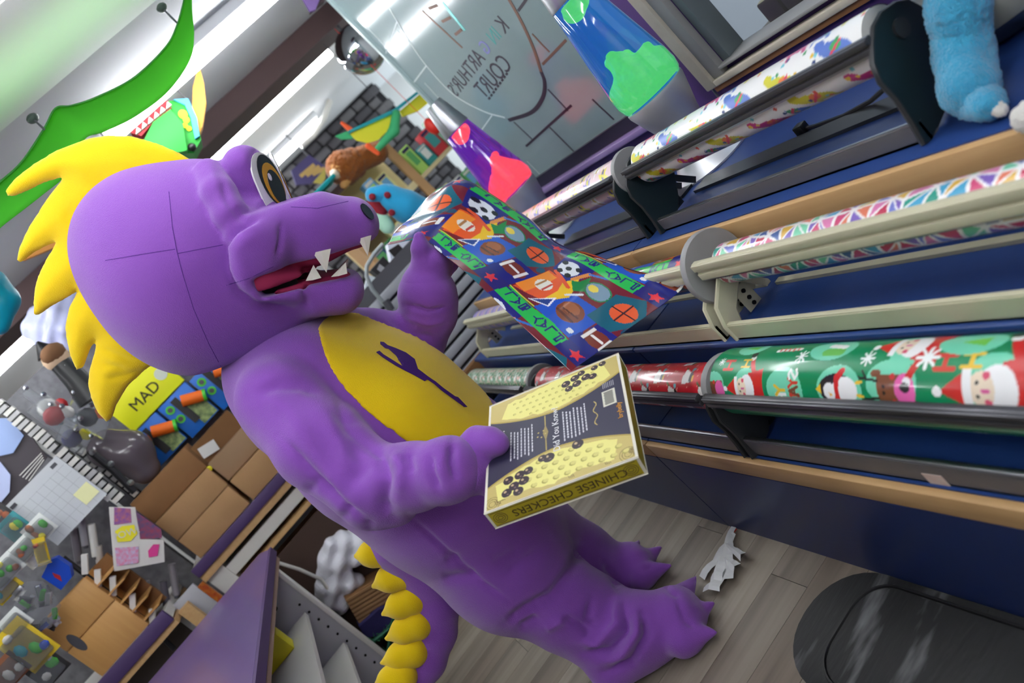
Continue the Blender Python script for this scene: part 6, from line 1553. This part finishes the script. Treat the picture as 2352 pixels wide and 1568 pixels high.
# arched purple hose and white tube in front of it
tag(MB().tube([onX(x, y, 7.6) for x, y in ((668, 285), (705, 262), (740, 225), (765, 175))], .045, 10).build('purple_arch', mat('arch_purple', (140, 96, 150), .5)), 'curved purple arch rail below the far ceiling', 'arch'); tag(MB().tube([onX(x, y, 7.4) for x, y in ((690, 335), (720, 310), (745, 270), (758, 230))], .032, 10).build('white_tube', m_off), 'curved white tube next to the purple arch rail', 'tube')
ns = thing('hanging_sign', 'navy sign with gold lettering below the stone panel', 'sign', tuple(onX(715, 405, 7.2)))
pxq([(668, 392), (710, 355), (765, 395), (738, 420), (680, 425)], 7.2, .03, 'board', mat('sign_navy', (52, 44, 92), .6), ns)
for k in range(3): a_, b_ = onX(690+14*k, 405-2*k, 7.19), onX(722+12*k, 378+4*k, 7.19); MB().bar(a_, b_, .004, .035).build('text_line', mat('sign_gold', (160, 130, 70), .5), ns)
MB().tube([onX(712, 362, 7.21), (7.21, onX(712, 362, 7.21)[1], CEIL)], .006, 6).build('wire', m_gun, ns)
pxq([(718, 420), (748, 385), (748, 410), (738, 422)], 7.18, .01, 'gold_corner', mat('sign_olive', (150, 140, 60), .6), ns)
dm = thing('convex_mirror', 'round convex security mirror hanging beside the window pane', 'mirror', tuple(onX(828, 112, 4.9)))
c = onX(828, 112, 4.9); ax = CAMPOS-c; ax /= np.linalg.norm(ax); MB().lathe(c-ax*.03, [(.165, 0), (.165, .012), (.15, .035), (.11, .065), (.06, .085), (.01, .09)], 32, ax).build('dome', mat('mirror_chrome', (200, 206, 212), .06, metal=1.0), dm); MB().tube([c, c+np.array([0, 0, .25])], .008, 8).build('hanger', m_gun, dm)
hp_ = thing('hanging_banner', 'purple banner corner hanging at the top edge', 'banner', tuple(onX(715, 10, 4.4)))
pxq([(672, -40), (712, 26), (725, 22), (745, -30), (720, -60)], 4.4, .02, 'cloth', mat('banner_lilac', (140, 112, 176), .7), hp_); pxq([(712, 26), (745, 0), (760, -30), (740, -35)], 4.42, .05, 'side', mat('banner_brown', (96, 76, 80), .7), hp_)
# ---- ceiling decorations
m_leaf = bpy.data.materials.new('leaf_fabric'); m_leaf.use_nodes = True
_n = m_leaf.node_tree; _o = _n.nodes['Material Output']; _n.nodes.remove(_n.nodes['Principled BSDF'])
_d = _n.nodes.new('ShaderNodeBsdfDiffuse'); _d.inputs[0].default_value = (*srgb((80, 168, 60)), 1); _t = _n.nodes.new('ShaderNodeBsdfTranslucent'); _t.inputs[0].default_value = (*srgb((120, 214, 60)), 1)
_wv = _n.nodes.new('ShaderNodeTexNoise'); _wv.inputs['Scale'].default_value = 30; _bpn = _n.nodes.new('ShaderNodeBump'); _bpn.inputs['Strength'].default_value = .1; _n.links.new(_wv.outputs['Fac'], _bpn.inputs['Height']); _n.links.new(_bpn.outputs['Normal'], _d.inputs['Normal'])
_m = _n.nodes.new('ShaderNodeMixShader'); _m.inputs[0].default_value = .55; _n.links.new(_d.outputs[0], _m.inputs[1]); _n.links.new(_t.outputs[0], _m.inputs[2]); _n.links.new(_m.outputs[0], _o.inputs[0])
lf = thing('leaf_canopy', 'large green fabric leaf canopy hanging from the ceiling', 'canopy', (3.1, -.4, 2.4))
IN = [(428, -40), (424, 0), (408, 59), (381, 110), (310, 179), (224, 224), (165, 244), (129, 250), (103, 296), (52, 372), (0, 420), (-60, 470), (-150, 535), (-240, 590)]
OUT = [(436, -40), (440, 20), (446, 80), (436, 140), (385, 212), (310, 269), (240, 303), (195, 320), (165, 390), (95, 450), (20, 508), (-50, 562), (-140, 605), (-242, 596)]
tI = np.arange(len(IN), dtype=float); tt = np.linspace(0, len(IN)-1, 90)
A_ = catmull(tI, [onX(x, y, 3.15) for x, y in IN], tt); B_ = catmull(tI, [onX(x, y, 2.98) for x, y in OUT], tt)
V = []; NW = 9
for i in range(90):
    for k in range(NW):
        s = k/(NW-1); V.append(A_[i]*(1-s)+B_[i]*s+np.array([-.05*math.sin(math.pi*s), 0, -.02*math.sin(math.pi*s)]))
o = obj('fabric', np.array(V), grid_faces(90, NW), m_leaf, lf, True); o.modifiers.new('t', 'SOLIDIFY').thickness = .002
MB().tube(list(A_), .006, 6).build('rim', mat('leaf_rim', (50, 120, 50), .6), lf)
for (x, y), (x2, y2) in (((372, 18), (406, 52)), ((75, 272), (103, 298))):
    p, q = onX(x, y, 3.2), onX(x2, y2, 3.14); p[2] = min(p[2], CEIL-.02); MB().ball(p, .024, 12, (1, 1, .7)).build('ceiling_clip', mat('clip_dark', (62, 76, 70), .5), lf); MB().tube([p, q], .004, 6).build('wire', m_gun, lf)
# added panel, not a lamp: soft green ceiling glow painted as fading emission
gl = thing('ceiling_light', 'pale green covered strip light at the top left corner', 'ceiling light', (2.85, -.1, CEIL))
m_glow = mat('green_glow_panel', (226, 230, 226), .8, emit=((176, 226, 166), .3))
_n = m_glow.node_tree; _tc = _n.nodes.new('ShaderNodeTexCoord'); _sx = _n.nodes.new('ShaderNodeSeparateXYZ'); _n.links.new(_tc.outputs['Object'], _sx.inputs[0])
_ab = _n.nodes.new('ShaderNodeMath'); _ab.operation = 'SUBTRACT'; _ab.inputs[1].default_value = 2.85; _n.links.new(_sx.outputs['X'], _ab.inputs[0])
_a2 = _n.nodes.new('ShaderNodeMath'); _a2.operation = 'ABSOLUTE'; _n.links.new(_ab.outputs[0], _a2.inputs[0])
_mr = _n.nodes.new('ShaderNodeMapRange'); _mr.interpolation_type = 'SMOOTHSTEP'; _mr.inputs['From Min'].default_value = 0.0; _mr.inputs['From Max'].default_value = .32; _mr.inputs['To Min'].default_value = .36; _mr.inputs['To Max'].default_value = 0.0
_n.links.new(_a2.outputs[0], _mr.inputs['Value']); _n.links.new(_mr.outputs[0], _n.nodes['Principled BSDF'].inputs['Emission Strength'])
MB().box(2.52, 3.18, -1.3, 1.3, CEIL-.012, CEIL-.001, .004).build('glow_panel', m_glow, gl); MB().box(2.50, 3.20, -1.32, 1.32, CEIL-.005, CEIL-.0005).build('frame', m_ceil, gl)  # added sheet carrying the painted glow, with a ceiling-coloured border
# hanging toy head with open jaws
hd = thing('dragon_head_toy', 'green toy monster head with red jaws hanging under the ceiling', 'toy', tuple(onX(390, 300, 4.2)))
HX = 4.05
m_hg = mat('toy_head_green', (20, 150, 40), .6); m_hb = mat('toy_head_blue', (70, 170, 226), .6); m_hr = mat('toy_mouth_red', (150, 24, 36), .6)
sheet3('jaw', [(330, 322, HX), (352, 280, HX), (392, 250, HX), (420, 285, HX), (430, 345, HX), (400, 352, HX), (365, 340, HX)], m_hg, hd, .12); sheet3('skull', [(385, 232, HX+.04), (430, 228, HX+.04), (450, 265, HX+.04), (462, 320, HX+.04), (445, 352, HX+.04), (420, 352, HX+.04), (412, 285, HX+.04)], m_hg, hd, .14); sheet3('blue_stripe', [(398, 228, HX+.02), (432, 226, HX+.02), (452, 270, HX+.02), (458, 312, HX+.02), (448, 318, HX+.02), (438, 268, HX+.02), (425, 240, HX+.02)], m_hb, hd, .05)
sheet3('mouth', [(300, 305, HX+.02), (318, 278, HX+.02), (350, 250, HX+.02), (385, 230, HX+.02), (394, 248, HX+.02), (352, 280, HX+.02), (325, 312, HX+.02)], m_hr, hd, .06)
for k in range(6):
    t = k/5; x, y = 312+70*t, 308-58*t; sheet3('tooth', [(x, y, HX-.01), (x+12, y-10, HX-.01), (x+2, y-17, HX-.01)], m_tooth, hd, .02)
for x, y, r in ((420, 262, .022), (428, 275, .016), (425, 288, .013), (434, 295, .013)): MB().tube([onX(x, y, HX+.042), onX(x, y, HX+.030)], r, 12).build('yellow_spot', m_yel2, hd)
MB().ball(onX(441, 338, HX+.03), .022, 10).build('eye', m_black, hd)
sheet3('horn', [(457, 148, HX+.06), (443, 200, HX+.06), (441, 262, HX+.06), (455, 315, HX+.06), (465, 290, HX+.06), (473, 235, HX+.06), (468, 190, HX+.06)], mat('horn_orange', (226, 156, 50), .6), hd, .05)
MB().tube([onX(430, 228, HX+.05), (HX+.05, onX(430, 228, HX+.05)[1], CEIL)], .003, 6).build('string', m_gun, hd)
